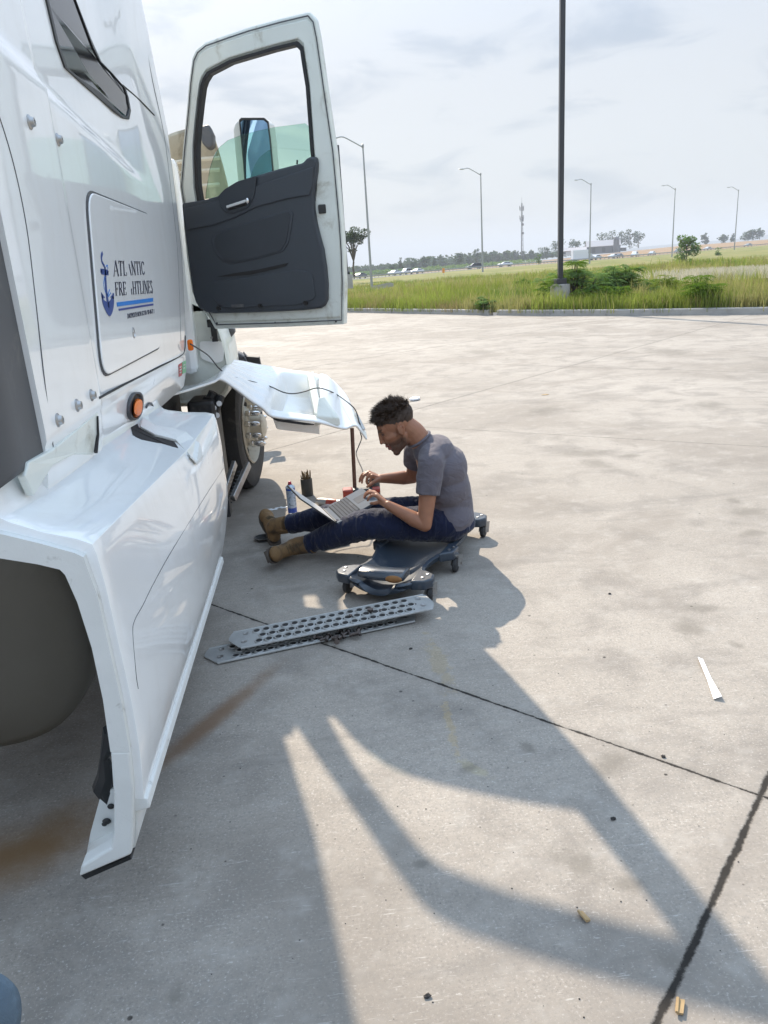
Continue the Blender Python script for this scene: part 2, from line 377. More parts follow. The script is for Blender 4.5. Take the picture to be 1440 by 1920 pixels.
def gz(x, y): return terr(math.atan2(x, y), math.hypot(x, y))
m, t = newmat('field_ground'); M['field'] = m
p = t.pos(); s = t.xyz(p)
n = t.noise(t.vm('MULTIPLY', p, (.05, .05, 0)), 1, 5, .65); n2 = t.noise(t.vm('MULTIPLY', p, (.6, .6, 0)), 1, 4, .7)
c = t.mix(t.ss(n, .38, .62), (.11, .14, .028), (.25, .21, .09))
c = t.mix(t.ss(n2, .35, .7), c, (.18, .18, .06)); 
finish(t, bsdf(t, c, .9, spec=.1))
M['crop'] = simple('ripe_crop_field', (.27, .175, .095), .9, var=.12, scale=.02, spec=.1)
M['asphalt'] = simple('road_asphalt', (.12, .125, .14), .8, var=.1, scale=.5)
bm = BM(); rows = []; mats = []
ths = np.concatenate([np.linspace(-math.pi, HT[0]-.02, 24), np.linspace(HT[0], HT[-1], 150), np.linspace(HT[-1]+.02, math.pi, 20)])
fr = [0, .01, .03, .06, .1, .15, .2, .26, .33, .4, .48, .56, .64, .72, .8, .86, .91, .95, .98, 1.0]
for th in ths:
    dk_ = kdist(th); dh, zh = hwy(th); row = []
    ds = [dk_+.1+(dh-3-dk_)*f for f in fr]+[dh+25, dh+60, dh+130, dh+250, 750, 820, 900, 1200, 2500]
    for d in ds:
        z = terr(th, d)-(.04 if d == ds[0] else 0)
        row.append((d*math.sin(th), d*math.cos(th), z if d < 890 else (terr(th, 900) if d < 950 else terr(th, 900)-(d-900)*.01)))
    rows.append(row)
V = grid(bm, rows)
nf = len(fr)
bm.faces.ensure_lookup_table()
for f in bm.faces:
    cc = f.calc_center_median(); th = math.atan2(cc.x, cc.y); d = math.hypot(cc.x, cc.y); dh = hwy(th)[0]
    if d > dh+26 and th > th_u(760): f.material_index = 1
tr = mk('grass_field', bm, [M['field'], M['crop']], ang=80); tr['kind'] = 'structure'
bm = BM(); rows = []
for th in np.linspace(HT[0], HT[-1], 160):
    dh, zh = hwy(th); rows.append([(d*math.sin(th), d*math.cos(th), zh+dz) for d, dz in ((dh-4, -.5), (dh-3, .05), (dh+25, .05), (dh+27, -.5))])
grid(bm, rows); o = mk('highway', bm, M['asphalt'], ang=80); o['kind'] = 'structure'
# guard rail along the highway
M['galv'] = simple('galvanised_steel', (.36, .37, .39), .45, .6, var=.1)
g = thing('guardrail', 'long grey steel guardrail running along the near edge of the far highway', 'guardrail', tuple(HW[3]))
bm = BM(); rows = []
for th in np.linspace(th_u(640), th_u(1500), 140):
    dh, zh = hwy(th); rows.append([(d*math.sin(th), d*math.cos(th), zh+z) for d, z in ((dh-3, .45), (dh-3.06, .6), (dh-3, .85), (dh-2.94, .6))])
grid(bm, rows, close=True); mk('rail', bm, M['galv'], g)
bm = BM()
for th in np.linspace(th_u(640), th_u(1500), 120):
    dh, zh = hwy(th); box(bm, ((dh-2.9)*math.sin(th), (dh-2.9)*math.cos(th), zh+.35), (.15, .15, .8))
ob = mk('rail_posts', bm, M['galv'], g, smooth=False); ob['kind'] = 'stuff'

# ------------------------------------------------------------------ vegetation
def leafmat(name, a, b, trans=.35):
    m, t = newmat(name); p = t.pos()
    n = t.noise(p, 1.3, 3); n2 = t.n.new('ShaderNodeNewGeometry').outputs['Random Per Island']
    c = t.mix(t.m('ADD', t.m('MULTIPLY', n, .5), t.m('MULTIPLY', n2, .5)), a, b)
    d = t.n.new('ShaderNodeBsdfDiffuse'); t.put(d.inputs[0], c); tl = t.n.new('ShaderNodeBsdfTranslucent'); t.put(tl.inputs[0], c)
    mx = t.n.new('ShaderNodeMixShader'); mx.inputs[0].default_value = trans; t.l.new(d.outputs[0], mx.inputs[1]); t.l.new(tl.outputs[0], mx.inputs[2])
    finish(t, mx.outputs[0]); return m
M['g1'] = leafmat('grass_green', (.135, .185, .028), (.235, .28, .058), .45); M['g2'] = leafmat('grass_straw', (.24, .24, .085), (.36, .34, .14), .45)
M['g3'] = leafmat('grass_dark', (.075, .15, .025), (.13, .22, .04), .4); M['g4'] = leafmat('grass_lime', (.20, .27, .045), (.30, .35, .08), .5)
M['g5'] = leafmat('grass_reddish', (.19, .16, .07), (.26, .22, .10), .4); M['flower'] = leafmat('pale_seed_heads', (.45, .42, .33), (.6, .56, .45), .3)
M['leaf'] = leafmat('shrub_leaf', (.09, .17, .045), (.21, .31, .10)); M['leafl'] = leafmat('weed_leaf', (.09, .17, .02), (.16, .24, .035), .5)
M['leafd'] = leafmat('tree_leaf', (.04, .07, .025), (.07, .11, .035)); M['bark'] = simple('bark', (.10, .08, .065), .9, var=.3, bump=.4)
def blades(name, items, label):
    """items: x,y,z,h,w,mat ; each blade one bent two-quad strip with its own lean"""
    n = len(items); A = np.array([i[:5] for i in items]); mi = np.array([i[5] for i in items], dtype=np.int32)
    an = rng.uniform(0, 2*math.pi, n); ln = rng.uniform(0, 2*math.pi, n); lean = rng.uniform(.05, .45, n)*A[:, 3]
    dx, dy = np.cos(an)*A[:, 4]/2, np.sin(an)*A[:, 4]/2; lx, ly = np.cos(ln)*lean, np.sin(ln)*lean
    V = np.zeros((n, 5, 3))
    V[:, 0] = np.stack([A[:, 0]-dx, A[:, 1]-dy, A[:, 2]-.05], 1); V[:, 1] = np.stack([A[:, 0]+dx, A[:, 1]+dy, A[:, 2]-.05], 1)
    V[:, 2] = np.stack([A[:, 0]+dx*.8+lx*.3, A[:, 1]+dy*.8+ly*.3, A[:, 2]+A[:, 3]*.6], 1); V[:, 3] = np.stack([A[:, 0]-dx*.8+lx*.3, A[:, 1]-dy*.8+ly*.3, A[:, 2]+A[:, 3]*.6], 1)
    V[:, 4] = np.stack([A[:, 0]+lx, A[:, 1]+ly, A[:, 2]+A[:, 3]], 1)
    me = bpy.data.meshes.new(name); me.vertices.add(n*5); me.vertices.foreach_set('co', V.ravel())
    b = np.arange(n)*5; loops = np.stack([b, b+1, b+2, b+3, b+3, b+2, b+4], 1).ravel()
    me.loops.add(n*7); me.loops.foreach_set('vertex_index', loops.astype(np.int32))
    me.polygons.add(n*2); st = np.stack([np.arange(n)*7, np.arange(n)*7+4], 1).ravel(); me.polygons.foreach_set('loop_start', st.astype(np.int32))
    me.polygons.foreach_set('material_index', np.repeat(mi, 2).astype(np.int32)); me.update(); me.validate()
    o = bpy.data.objects.new(name, me); COL.objects.link(o)
    for k in ('g1', 'g2', 'g3', 'g4', 'g5', 'flower'): me.materials.append(M[k])
    tag(o, label, 'grass', kind='stuff'); return o
items = []
tA, tB = th_u(600), th_u(1540)
for i in range(5200):                                   # tufts near the kerb and out to 110 m
    th = random.uniform(tA, tB); dk_ = kdist(th); q = random.random()**2.2; d = dk_+.3+q*95
    x, y = d*math.sin(th), d*math.cos(th); z = gz(x, y)
    nv = mn.noise(Vector((x*.22, y*.12, 0))); nw = mn.noise(Vector((x*.55, y*.5, 5)))
    near = d-dk_ < 3.5
    if near: mt = 0 if nv > -.05 else 1
    else: mt = 1 if nv > .0 else 0
    if nv < -.42: mt = 2
    if nw > .28: mt = 3
    elif nw < -.36: mt = 4
    h0 = random.uniform(.28, .6)*(1+.5*nw)*(1 if not near else .9)
    if d > dk_+3 and random.random() < .5: h0 *= 1.2
    far = max(1, d/38)
    for k in range(15):
        a = random.gauss(0, .16*far); b = random.gauss(0, .16*far)
        mt2 = mt if random.random() < .8 else random.choice((0, 1, 4))
        items.append((x+a, y+b, z, h0*random.uniform(.5, 1.15), .014*far*random.uniform(.8, 1.5), mt2))
blades('roadside_grass', items, 'tall green and straw coloured wild grass growing behind the kerb')
items = []
for i in range(2600):
    u = random.gauss(1370, 70); v = random.uniform(519, 535)
    th = th_u(u); d = random.uniform(36, 50); x, y = d*math.sin(th), d*math.cos(th); z = gz(x, y)
    items.append((x, y, z+.25, .35, .05, 5))
blades('pale_meadow_flowers', items, 'band of pale seed heads in the meadow on the right')

def leaves(bm, pts, size, mi=0, flat=.4):
    for c_ in pts:
        a = random.uniform(0, 6.28); l = size*random.uniform(.6, 1.3); up = random.uniform(-.6, .8)
        d = Vector((math.cos(a), math.sin(a), up)).normalized(); sd = d.cross(Vector((random.uniform(-1, 1), random.uniform(-1, 1), 1))).normalized()*l*flat
        v = [bm.verts.new(c_), bm.verts.new(c_+d*l*.5+sd), bm.verts.new(c_+d*l), bm.verts.new(c_+d*l*.5-sd)]
        bm.faces.new(v).material_index = mi
def crownpts(clumps, n):
    out = []
    W = [r**2 for _, r in clumps]; 
    for _ in range(n):
        c_, r = random.choices(clumps, W)[0]
        while True:
            q = Vector((random.uniform(-1, 1), random.uniform(-1, 1), random.uniform(-1, 1)))
            if .25 < q.length < 1: break
        q = q.normalized()*(q.length**.5)
        out.append(Vector(c_)+Vector((q.x*r, q.y*r, q.z*r*.8)))
    return out
def tree(name, label, base, H, W, n, leafsize, kind='round', group=None, trunkh=.3, mat='leafd', cat='tree'):
    base = Vector(base); o = thing(name, label, cat, tuple(base), group)
    bm = BM(); cl = []
    tp = base+Vector((random.uniform(-.03, .03)*H, 0, H*.8))
    if kind == 'round':
        tube(bm, [base-Vector((0, 0, .3)), base+Vector((0, 0, H*trunkh)), tp], [H*.03, H*.022, H*.006], 6)
        for k in range(14):
            a = random.uniform(0, 6.28); hh = random.uniform(trunkh, .95); r = W/2*math.sqrt(max(.08, 1-((hh-.55)/.5)**2))*random.uniform(.35, .8)
            c_ = base+Vector((math.cos(a)*r, math.sin(a)*r, hh*H)); cl.append((c_, W*random.uniform(.13, .24)))
            tube(bm, [base+Vector((0, 0, H*min(hh*.7, .6))), c_], [H*.012, H*.004], 4)
    elif kind == 'conifer':
        tube(bm, [base-Vector((0, 0, .3)), base+Vector((0, 0, H*.97))], [H*.02, H*.004], 6)
        for k in range(16):
            hh = .12+.88*k/15; r = W/2*(1-hh)**.8
            for j in range(3):
                a = random.uniform(0, 6.28); c_ = base+Vector((math.cos(a)*r*.6, math.sin(a)*r*.6, hh*H)); cl.append((c_, max(.3, r*.6)))
                tube(bm, [base+Vector((0, 0, hh*H)), c_], [H*.006, H*.002], 3)
    elif kind == 'vase':                      # forked trunk with fanning limbs
        fk = base+Vector((.01*H, 0, H*.28)); tube(bm, [base-Vector((0, 0, .3)), base+Vector((-.01*H, 0, H*.15)), fk], [H*.028, H*.02, H*.02], 7)
        for k in range(11):
            a = 2*math.pi*k/11+random.uniform(-.2, .2); rr = W*.5*random.uniform(.25, 1); top = base+Vector((math.cos(a)*rr, math.sin(a)*rr*.7, H*random.uniform(.72, .95)))
            mid = fk.lerp(top, .5)-Vector(((top-fk).x*.2, 0, 0)); tube(bm, [fk, mid, top], [H*.013, H*.009, H*.003], 5)
            cl.append((top, W*random.uniform(.10, .19))); cl.append((mid.lerp(top, .7)+Vector((random.uniform(-.05, .05)*W, 0, 0)), W*random.uniform(.07, .13)))
            if k % 2: cl.append((mid, W*.05))
    mk('trunk', bm, M['bark'], o)
    bm = BM(); leaves(bm, crownpts(cl, n), leafsize, 0, .45); mk('crown', bm, M[mat], o, smooth=False)
    return o
def gp(u, v, d): return at_d(u, v, d)
b = gp(664, 516, 150); tree('forked_tree', 'tall tree with forked trunk and fan shaped crown between the two left lamp posts', (b.x, b.y, b.z), 8.7, 5.6, 3000, .30, 'vase')
# ------------------------------------------------------------------ far trees
def hpx(px, d): return px*d/FPX*1.02
TR = [  # u, base v, dist, height px, width px, kind, label
 (737, 509, 520, 10, 14, 'round', 'small bushy tree at the left end of the far treeline'),
 (752, 508, 520, 20, 9, 'conifer', 'thin ragged tree poking above the left of the far treeline'),
 (776, 505, 560, 14, 14, 'round', 'dark bush tree in the far treeline behind the white cars'),
 (799, 503, 560, 17, 18, 'round', 'broad tree in the left part of the far treeline'),
 (815, 503, 560, 18, 10, 'conifer', 'pointed conifer left of centre in the far treeline'),
 (861, 500, 520, 21, 17, 'round', 'bluish round tree standing proud of the far treeline'),
 (879, 499, 640, 19, 9, 'conifer', 'dark conifer in the far treeline just left of the middle lamp post'),
 (895, 497, 620, 24, 16, 'round', 'tallest tree of the far treeline, left of the middle lamp post'),
 (911, 497, 640, 20, 9, 'conifer', 'conifer in the far treeline just right of the middle lamp post'),
 (932, 491, 700, 13, 13, 'round', 'lone bush tree at the right end of the far treeline'),
 (949, 489, 700, 13, 10, 'round', 'small tree left of the radio mast'),
 (966, 488, 700, 14, 16, 'round', 'bushy tree just left of the radio mast foot'),
 (983, 487, 700, 11, 18, 'round', 'low bush tree at the foot of the radio mast'),
 (996, 486, 720, 13, 12, 'round', 'small round tree right of the radio mast'),
 (1021, 485, 720, 16, 22, 'round', 'wide tree between the radio mast and the black lamp post'),
 (1047, 478, 700, 22, 24, 'round', 'dense tree directly behind the black lamp post'),
 (1079, 470, 700, 17, 22, 'round', 'round tree left of the barn'),
 (1100, 470, 720, 14, 14, 'round', 'small tree touching the left end of the barn'),
 (1129, 468, 860, 25, 26, 'round', 'tall tree behind the barn roof at its left'),
 (1147, 467, 860, 26, 22, 'round', 'tall tree behind the barn beside the silo'),
 (1164, 466, 860, 25, 20, 'round', 'tall tree at the middle of the clump behind the barn'),
 (1181, 465, 860, 27, 20, 'round', 'tallest tree of the clump behind the barn'),
 (1197, 464, 860, 26, 22, 'round', 'tree at the right end of the clump behind the barn'),
 (1293, 461, 880, 8, 11, 'round', 'low bush on the field crest left of the round lone tree'),
 (1322, 457, 860, 14, 12, 'round', 'lone round tree on the field crest'),
 (1356, 454, 880, 8, 18, 'round', 'low spreading bush on the field crest'),
 (1374, 452, 880, 9, 6, 'conifer', 'small pointed tree on the crest left of the last lamp post'),
 (1398, 450, 880, 9, 20, 'round', 'low bush on the crest right of the last lamp post'),
 (1412, 449, 880, 13, 16, 'round', 'dark tree on the crest near the right edge'),
 (1424, 448, 880, 14, 14, 'round', 'rightmost dark tree on the crest')]
for i, (u, v, d, hp, wp, kd, lb) in enumerate(TR):
    b = gp(u, v, d); random.seed(100+i)
    tree('pine_tree' if kd == 'conifer' else 'far_tree', lb, (b.x, b.y, b.z-.3), hpx(hp+2, d), hpx(wp, d), 380, hpx(2.6, d), kd, 'distant trees beyond the highway', .12)
random.seed(5)
bm = BM(); pts = []
for i in range(420):                                     # the wood behind, one mass
    u = random.uniform(560, 960); d = random.uniform(700, 820); vb = np.interp(u, [560, 700, 850, 940], [524, 512, 500, 493]); b = gp(u, vb, d)
    H = hpx(random.choice((7, 9, 11, 13, 15))*(.85 if u < 760 else 1.25), d); W = H*random.uniform(.4, .8)
    for k in range(34):
        f = random.random(); r = W*(1-f)**.7; a = random.uniform(0, 6.28)
        pts.append(Vector((b.x+math.cos(a)*r, b.y+math.sin(a)*r, b.z+f*H)))
leaves(bm, pts, 2.6, 0, .5)
for i in range(120):
    u = random.uniform(935, 1110); d = random.uniform(720, 800); b = gp(u, np.interp(u, [935, 1110], [492, 474]), d); H = hpx(random.uniform(4, 9), d); W = H*random.uniform(.6, 1.2)
    leaves(bm, [Vector((b.x+random.gauss(0, W*.5), b.y+random.gauss(0, W*.5), b.z+random.random()*H)) for _ in range(26)], 2.4, 0, .5)
o = mk('distant_wood', bm, M['leafd'], smooth=False); tag(o, 'far off belt of mixed conifers and bushes beyond the highway', 'wood', kind='stuff')
bm = BM()
for i in range(500):
    u = random.uniform(655, 735) if i % 2 else random.uniform(640, 1000); d = random.uniform(480, 620); b = gp(u, np.interp(u, [640, 760, 1000], [520, 511, 493]), d)
    leaves(bm, [b+Vector((random.uniform(-2, 2), random.uniform(-2, 2), random.uniform(0, 2.2))) for _ in range(14)], 1.3, 0, .5)
o = mk('far_scrub', bm, M['leaf'], smooth=False); tag(o, 'low scrub growing along the far side of the highway', 'scrub', kind='stuff')
# distant blue ridge
M['ridge'] = simple('distant_ridge', (.06, .085, .06), .95, var=.2, scale=.01)
bm = BM(); rows = []
for k in range(60):
    th = th_u(600+k*22); d = 4200; zc = at_d(600+k*22, np.interp(600+k*22, [600, 1000, 1200, 1440, 2000], [512, 488, 463, 441, 404]), d).z+mn.noise(Vector((k*.3, 0, 0)))*9
    rows.append([(d*math.sin(th), d*math.cos(th), -60), (d*1.01*math.sin(th), d*1.01*math.cos(th), zc-4), (d*1.03*math.sin(th), d*1.03*math.cos(th), zc), (d*1.2*math.sin(th), d*1.2*math.cos(th), -60)])
grid(bm, rows); o = mk('hills', bm, M['ridge'], ang=80); o['kind'] = 'structure'

# ------------------------------------------------------------------ barn, sheds, mast
M['barnroof'] = simple('barn_roof_metal', (.52, .47, .46), .5, var=.1, scale=.2); M['barnwall'] = simple('barn_wall', (.11, .11, .12), .9, var=.2, scale=.3)
M['shed'] = simple('pale_shed', (.5, .5, .5), .8)
def barn(name, label, c, L, D, Hw, Hr, yaw, wall, roof, silo=False):
    o = thing(name, label, 'barn' if silo else 'shed', tuple(c)); R = Matrix.Rotation(yaw, 4, 'Z'); X = Matrix.Translation(c)@R
    def P(x, y, z): return X@Vector((x, y, z))
    bm = BM(); prism(bm, [P(-L/2, -D/2, -1), P(-L/2, D/2, -1), P(-L/2, D/2, Hw), P(-L/2, 0, Hr), P(-L/2, -D/2, Hw)], X.to_3x3()@Vector((1, 0, 0)), L); mk('wall', bm, wall, o, smooth=False)
    bm = BM()
    for sgn in (-1, 1):
        a = [P(-L/2-.5, sgn*(D/2+.5), Hw-.3), P(L/2+.5, sgn*(D/2+.5), Hw-.3), P(L/2+.5, 0, Hr+.15), P(-L/2-.5, 0, Hr+.15)]; prism(bm, a, (0, 0, 1), .2)
    mk('roof', bm, roof, o, smooth=False)
    for k in range(3): bm = BM(); box(bm, P(-L*.3+k*L*.3, -D/2-.06, Hw*.38), (L*.1, .1, Hw*.75), R.to_3x3()); mk('barn_door', bm, M['black'], o, smooth=False)
    if silo: bm = BM(); lathe(bm, P(L*.36, -D/2-3, -1), (0, 0, 1), [(0, 0), (2.4, 0), (2.4, 10.5), (2.2, 11.3), (1.3, 12.3), (0, 12.7)], 20); mk('silo', bm, M['barnwall'], o)
    return o
b = gp(1130, 473, 700); barn('barn', 'big dark barn with pale metal roof and a silo in front of the tree clump', b, 27, 13, 5.0, 9.2, -.25, M['barnwall'], M['barnroof'], True)
b = gp(1163, 469, 720); barn('shed', 'small pale shed just right of the barn', b, 9, 6, 2.0, 3.4, -.2, M['barnwall'], M['shed'])
b = gp(1073, 476, 690); barn('shed', 'low long pale roofed shed left of the barn', b, 22, 8, 2.6, 4.6, -.3, M['shed'], M['barnroof'])
b = gp(979, 478, 650); o = thing('radio_mast', 'tall thin lattice radio mast with antenna panels rising above the far trees', 'radio mast', tuple(b))
M['mast'] = simple('mast_steel', (.16, .16, .17), .6)
Hm = hpx(92, 650); bm = BM()
for k in range(3):
    a = k*2.094; tube(bm, [b+Vector((math.cos(a)*.9, math.sin(a)*.9, -1)), b+Vector((math.cos(a)*.45, math.sin(a)*.45, Hm*.9))], [.26, .18], 5)
for k in range(30):
    z0 = Hm*.9*k/30; z1 = Hm*.9*(k+1)/30; a = (k % 3)*2.094; a2 = a+2.094; r = .9-.45*k/30
    tube(bm, [b+Vector((math.cos(a)*r, math.sin(a)*r, z0)), b+Vector((math.cos(a2)*r, math.sin(a2)*r, z1))], .09, 4)
tube(bm, [b+Vector((0, 0, Hm*.88)), b+Vector((0, 0, Hm))], [.15, .06], 5); mk('lattice', bm, M['mast'], o)
for zf, wd in ((.82, 1.7), (.80, 1.4), (.655, 1.6), (.62, 1.3)):
    for k in range(3):
        a = k*2.094+.4; bm = BM(); box(bm, b+Vector((math.cos(a)*wd, math.sin(a)*wd, Hm*zf)), (.4, .4, 3.0), Matrix.Rotation(a, 3, 'Z')); tube(bm, [b+Vector((0, 0, Hm*zf)), b+Vector((math.cos(a)*wd, math.sin(a)*wd, Hm*zf))], .1, 4)
        mk('antenna_panel', bm, M['mast'], o, smooth=False)
for zf in (.53, .38): bm = BM(); lathe(bm, b+Vector((.2, -1.2, Hm*zf)), (.2, -1, 0), [(0, 0), (.9, .1), (1, .4), (0, .35)], 14); mk('dish', bm, M['mast'], o)

# ------------------------------------------------------------------ highway lamp posts
def lamp_post(base, H, arm):
    o = thing('lamp_post', '', 'lamp post', tuple(base)); b = Vector(base)
    bm = BM(); tube(bm, [b-Vector((0, 0, .6)), b+Vector((0, 0, H*.5)), b+Vector((0, 0, H*1.0))], [.15, .115, .08], 10); lathe(bm, b+Vector((0, 0, H-.05)), (0, 0, 1), [(.08, 0), (.12, .05), (.12, .35), (.0, .42)], 10); mk('pole', bm, M['galv'], o)
    bm = BM(); pts = catmull([b+Vector((0, 0, H)), b+Vector((-arm*.45, -.2, H+.62)), b+Vector((-arm*.8, -.3, H+1.05)), b+Vector((-arm*1.05, -.4, H+1.0))], 5); tube(bm, pts, [.06]*len(pts), 6); mk('arm', bm, M['galv'], o)
    bm = BM(); e_ = b+Vector((-arm*1.2, -.45, H+.97)); ell(bm, e_, (.5, .16, .09), seg=12); mk('lamp_head', bm, M['galv'], o); return o
LP = [(697, 534, 88, 225, 'nearest galvanised lamp post with curved arm, beside the forked tree'), (905, 503, 128, 152, 'curved arm lamp post standing left of the radio mast'),
      (1105.5, 489, 165, 121, 'curved arm lamp post in front of the barn'), (1260, 477, 190, 100, 'curved arm lamp post second from the right'), (1377, 464, 235, 85, 'farthest curved arm lamp post near the right edge')]
base = gp(697, 534, 88); P0 = lamp_post(base, 14.0, 2.55)
for i, (u, v, d, hp, lb) in enumerate(LP):
    o = P0 if i == 0 else copy_tree(P0); b = gp(u, v, d); o.location = b; s_ = hp*d/FPX/14.0; o.scale = (s_*1.0, s_, s_); o['label'] = lb; o['group'] = 'lamp posts along the highway'
# black yard lights on concrete bases
M['poleblk'] = simple('black_painted_steel', (.022, .024, .032), .4, var=.15, scale=1, coat=.3)
M['conc2'] = simple('concrete_base', (.36, .335, .31), .85, var=.18, scale=4, dirt=(.24, .21, .18), dirts=4, bump=.3)
def yard_light(b, label, W, H, zb, armdir):
    o = thing('yard_light', label, 'lamp post', tuple(b), 'black yard lights'); b = Vector(b)
    bm = BM(); lathe(bm, b-Vector((0, 0, .3)), (0, 0, 1), [(0, 0), (.30, 0), (.30, zb+.24), (.285, zb+.28), (0, zb+.30)], 32); mk('concrete_base', bm, M['conc2'], o)
    bm = BM(); box(bm, b+Vector((0, 0, zb+.07)), (.32, .32, .16)); mk('base_cover', bm, M['poleblk'], o, smooth=False, bevel=.015)
    bm = BM(); box(bm, b+Vector((0, 0, (H+zb)/2)), (W, W, H-zb)); mk('pole', bm, M['poleblk'], o, smooth=False, bevel=.012)
    bm = BM(); box(bm, b+Vector((armdir*.35, 0, H-.12)), (.5, .06, .06)); mk('arm', bm, M['poleblk'], o, smooth=False)
    bm = BM(); box(bm, b+Vector((armdir*.8, 0, H-.1)), (.5, .36, .1)); mk('lamp_head', bm, M['poleblk'], o, smooth=False, bevel=.03)
b = gp(1050, 573, 25.2); b.z = gz(b.x, b.y); hh = at_d(1052, -45, 25.2).z-b.z
yard_light(b, 'tall black square lamp post on round concrete base at the bushes', .145, hh, at_d(1050, 530, 25.2).z-b.z-.03, -1)
b = gp(652, 531, 46); hh = at_d(636, 272, 46).z-b.z
yard_light(b, 'distant black lamp post just behind the edge of the open door', .15, hh, .5, -1)

# ------------------------------------------------------------------ cars
def carpaint(nm, c): return simple(nm, c, .3, .2, coat=.8, var=.03)
CP_ = {'white': carpaint('car_white', (.75, .76, .78)), 'grey': carpaint('car_grey', (.2, .21, .23)), 'dark': carpaint('car_dark', (.035, .045, .07)), 'silver': carpaint('car_silver', (.5, .52, .55))}
M['tail'] = simple('tail_lamp_red', (.5, .02, .02), .3)
def car_mesh(suv):
    """parts about the origin, length along X"""
    L, Wd = 4.6, 1.8
    H = 1.72 if suv else 1.42
    prof = [(-2.3, .35), (-2.3, .75), (-2.2, .92), (-1.2, 1.0), (1.6 if not suv else 2.1, 1.02), (2.25, .98), (2.3, .6), (2.28, .35)]
    cab = [(-1.25, .98), (-.45, H-.06), (-.1, H), (1.0, H), (1.35 if not suv else 2.0, H-.12), (2.0 if not suv else 2.2, 1.0)]
    out = {}
    bm = BM(); prism(bm, [Vector((x, -Wd/2, z)) for x, z in prof], (0, 1, 0), Wd)
    a = [Vector((x, -Wd/2+.12+(.12 if z > 1.1 else 0), z)) for x, z in cab]; b_ = [Vector((p_.x, -p_.y, p_.z)) for p_ in a]
    va = [bm.verts.new(q) for q in a]; vb = [bm.verts.new(q) for q in b_]; bm.faces.new(va); bm.faces.new(vb[::-1])
    for i in range(len(a)): j = (i+1) % len(a); bm.faces.new([va[i], vb[i], vb[j], va[j]])
    out['body'] = bm
    wins = []
    for sgn in (-1, 1):
        y0, y1 = (Wd/2-.115)*sgn, (Wd/2-.235)*sgn
        def q(x, z): f = (z-1.0)/(H-1.0); return Vector((x, y0+(y1-y0)*f+.012*sgn, z))
        bm = BM(); bm.faces.new([bm.verts.new(z_) for z_ in (q(-1.0, 1.04), q(-.42, H-.12), q(.35, H-.1), q(.35, 1.04))]); wins.append(bm)
        bm = BM(); bm.faces.new([bm.verts.new(z_) for z_ in (q(.42, 1.04), q(.42, H-.1), q(1.25 if not suv else 1.85, H-.14), q(1.6 if not suv else 2.0, 1.04))]); wins.append(bm)
    out['windows'] = wins; return out
def car(name, cat, label, suv, paint):
    o = thing(name, label, cat, (0, 0, 0), 'cars on the highway'); pr = car_mesh(suv)
    mk('body', pr['body'], CP_[paint], o, bevel=.06, ang=30)
    for b_ in pr['windows']: mk('window', b_, M['darkglass'], o, smooth=False)
    for sx_ in (-1.45, 1.45):
        for sy in (-.88, .88):
            bm = BM(); lathe(bm, (sx_, sy-.09, .33), (0, 1, 0), [(0, 0), (.3, 0), (.33, .03), (.33, .17), (.3, .2), (0, .2)], 16); wl = mk('wheel', bm, M['tyre'], o)
            bm = BM(); lathe(bm, (sx_, sy+(.1 if sy > 0 else -.1)-.01, .33), (0, 1, 0), [(0, 0), (.19, 0), (.19, .02), (0, .02)], 12); mk('hubcap', bm, M['galv'], wl)
    for sy in (-.65, .65):
        bm = BM(); box(bm, (2.29, sy, .82), (.04, .3, .16)); mk('tail_lamp', bm, M['tail'], o, smooth=False)
        bm = BM(); box(bm, (-2.29, sy, .7), (.04, .3, .14)); mk('headlight', bm, M['chrome'], o, smooth=False)
    return o
protos = {}
CARS = [(672, 518, 'dark', 0, 'dark car at the left end of the highway, beside the forked tree'), (738, 513.5, 'white', 0, 'white saloon leading the row of cars left of the middle lamp post'), (760, 512, 'silver', 1, 'silver car between two white cars on the highway'),
        (781, 511, 'white', 0, 'white saloon behind the silver car on the highway'), (889, 502, 'dark', 1, 'dark estate car right behind the middle lamp post'), (947, 497, 'white', 0, 'white car on the highway left of the radio mast'),
        (1117, 485, 'silver', 0, 'silver car just right of the white box truck'), (1150, 483.5, 'silver', 0, 'pale car half hidden by the dark car below the barn'), (1160, 483, 'dark', 0, 'dark car on the highway below the barn'),
        (1190, 480, 'white', 1, 'white sport utility car with dark windows right of the barn'), (1222, 476.5, 'silver', 0, 'silver saloon left of the lamp post in the crop field'), (1270, 475, 'grey', 1, 'grey car left of the small leafy tree'),
        (1299, 473, 'white', 0, 'white car right of the small leafy tree'), (1326, 469, 'silver', 0, 'silver car below the lone round tree'), (1401, 462.5, 'grey', 0, 'bluish grey car farthest right on the highway')]
for u, v, col, suv, lb in CARS:
    key = (col, suv)
    if key not in protos: o = protos[key] = car('car', 'car', lb, suv, col)
    else: o = copy_tree(protos[key]); o['label'] = lb
    th = th_u(u); dh, zh = hwy(th); d = dh+(6 if u % 2 else 12); o.location = (d*math.sin(th), d*math.cos(th), zh+.06)
    dh2, _ = hwy(th+.03); dv = Vector((dh2*math.sin(th+.03), dh2*math.cos(th+.03)))-Vector((dh*math.sin(th), dh*math.cos(th))); o.rotation_euler = (0, 0, math.atan2(dv.y, dv.x)); o.scale = (1.12, 1.12, 1.15)
th = th_u(1092); dh, zh = hwy(th); b = Vector(((dh+6)*math.sin(th), (dh+6)*math.cos(th), zh+.06))
o = thing('box_truck', 'white box truck on the highway left of the barn', 'truck', tuple(b))
bm = BM(); box(bm, b+Vector((-1, 0, 2.2)), (5.4, 2.4, 2.9)); mk('cargo_box', bm, CP_['white'], o, smooth=False, bevel=.05)
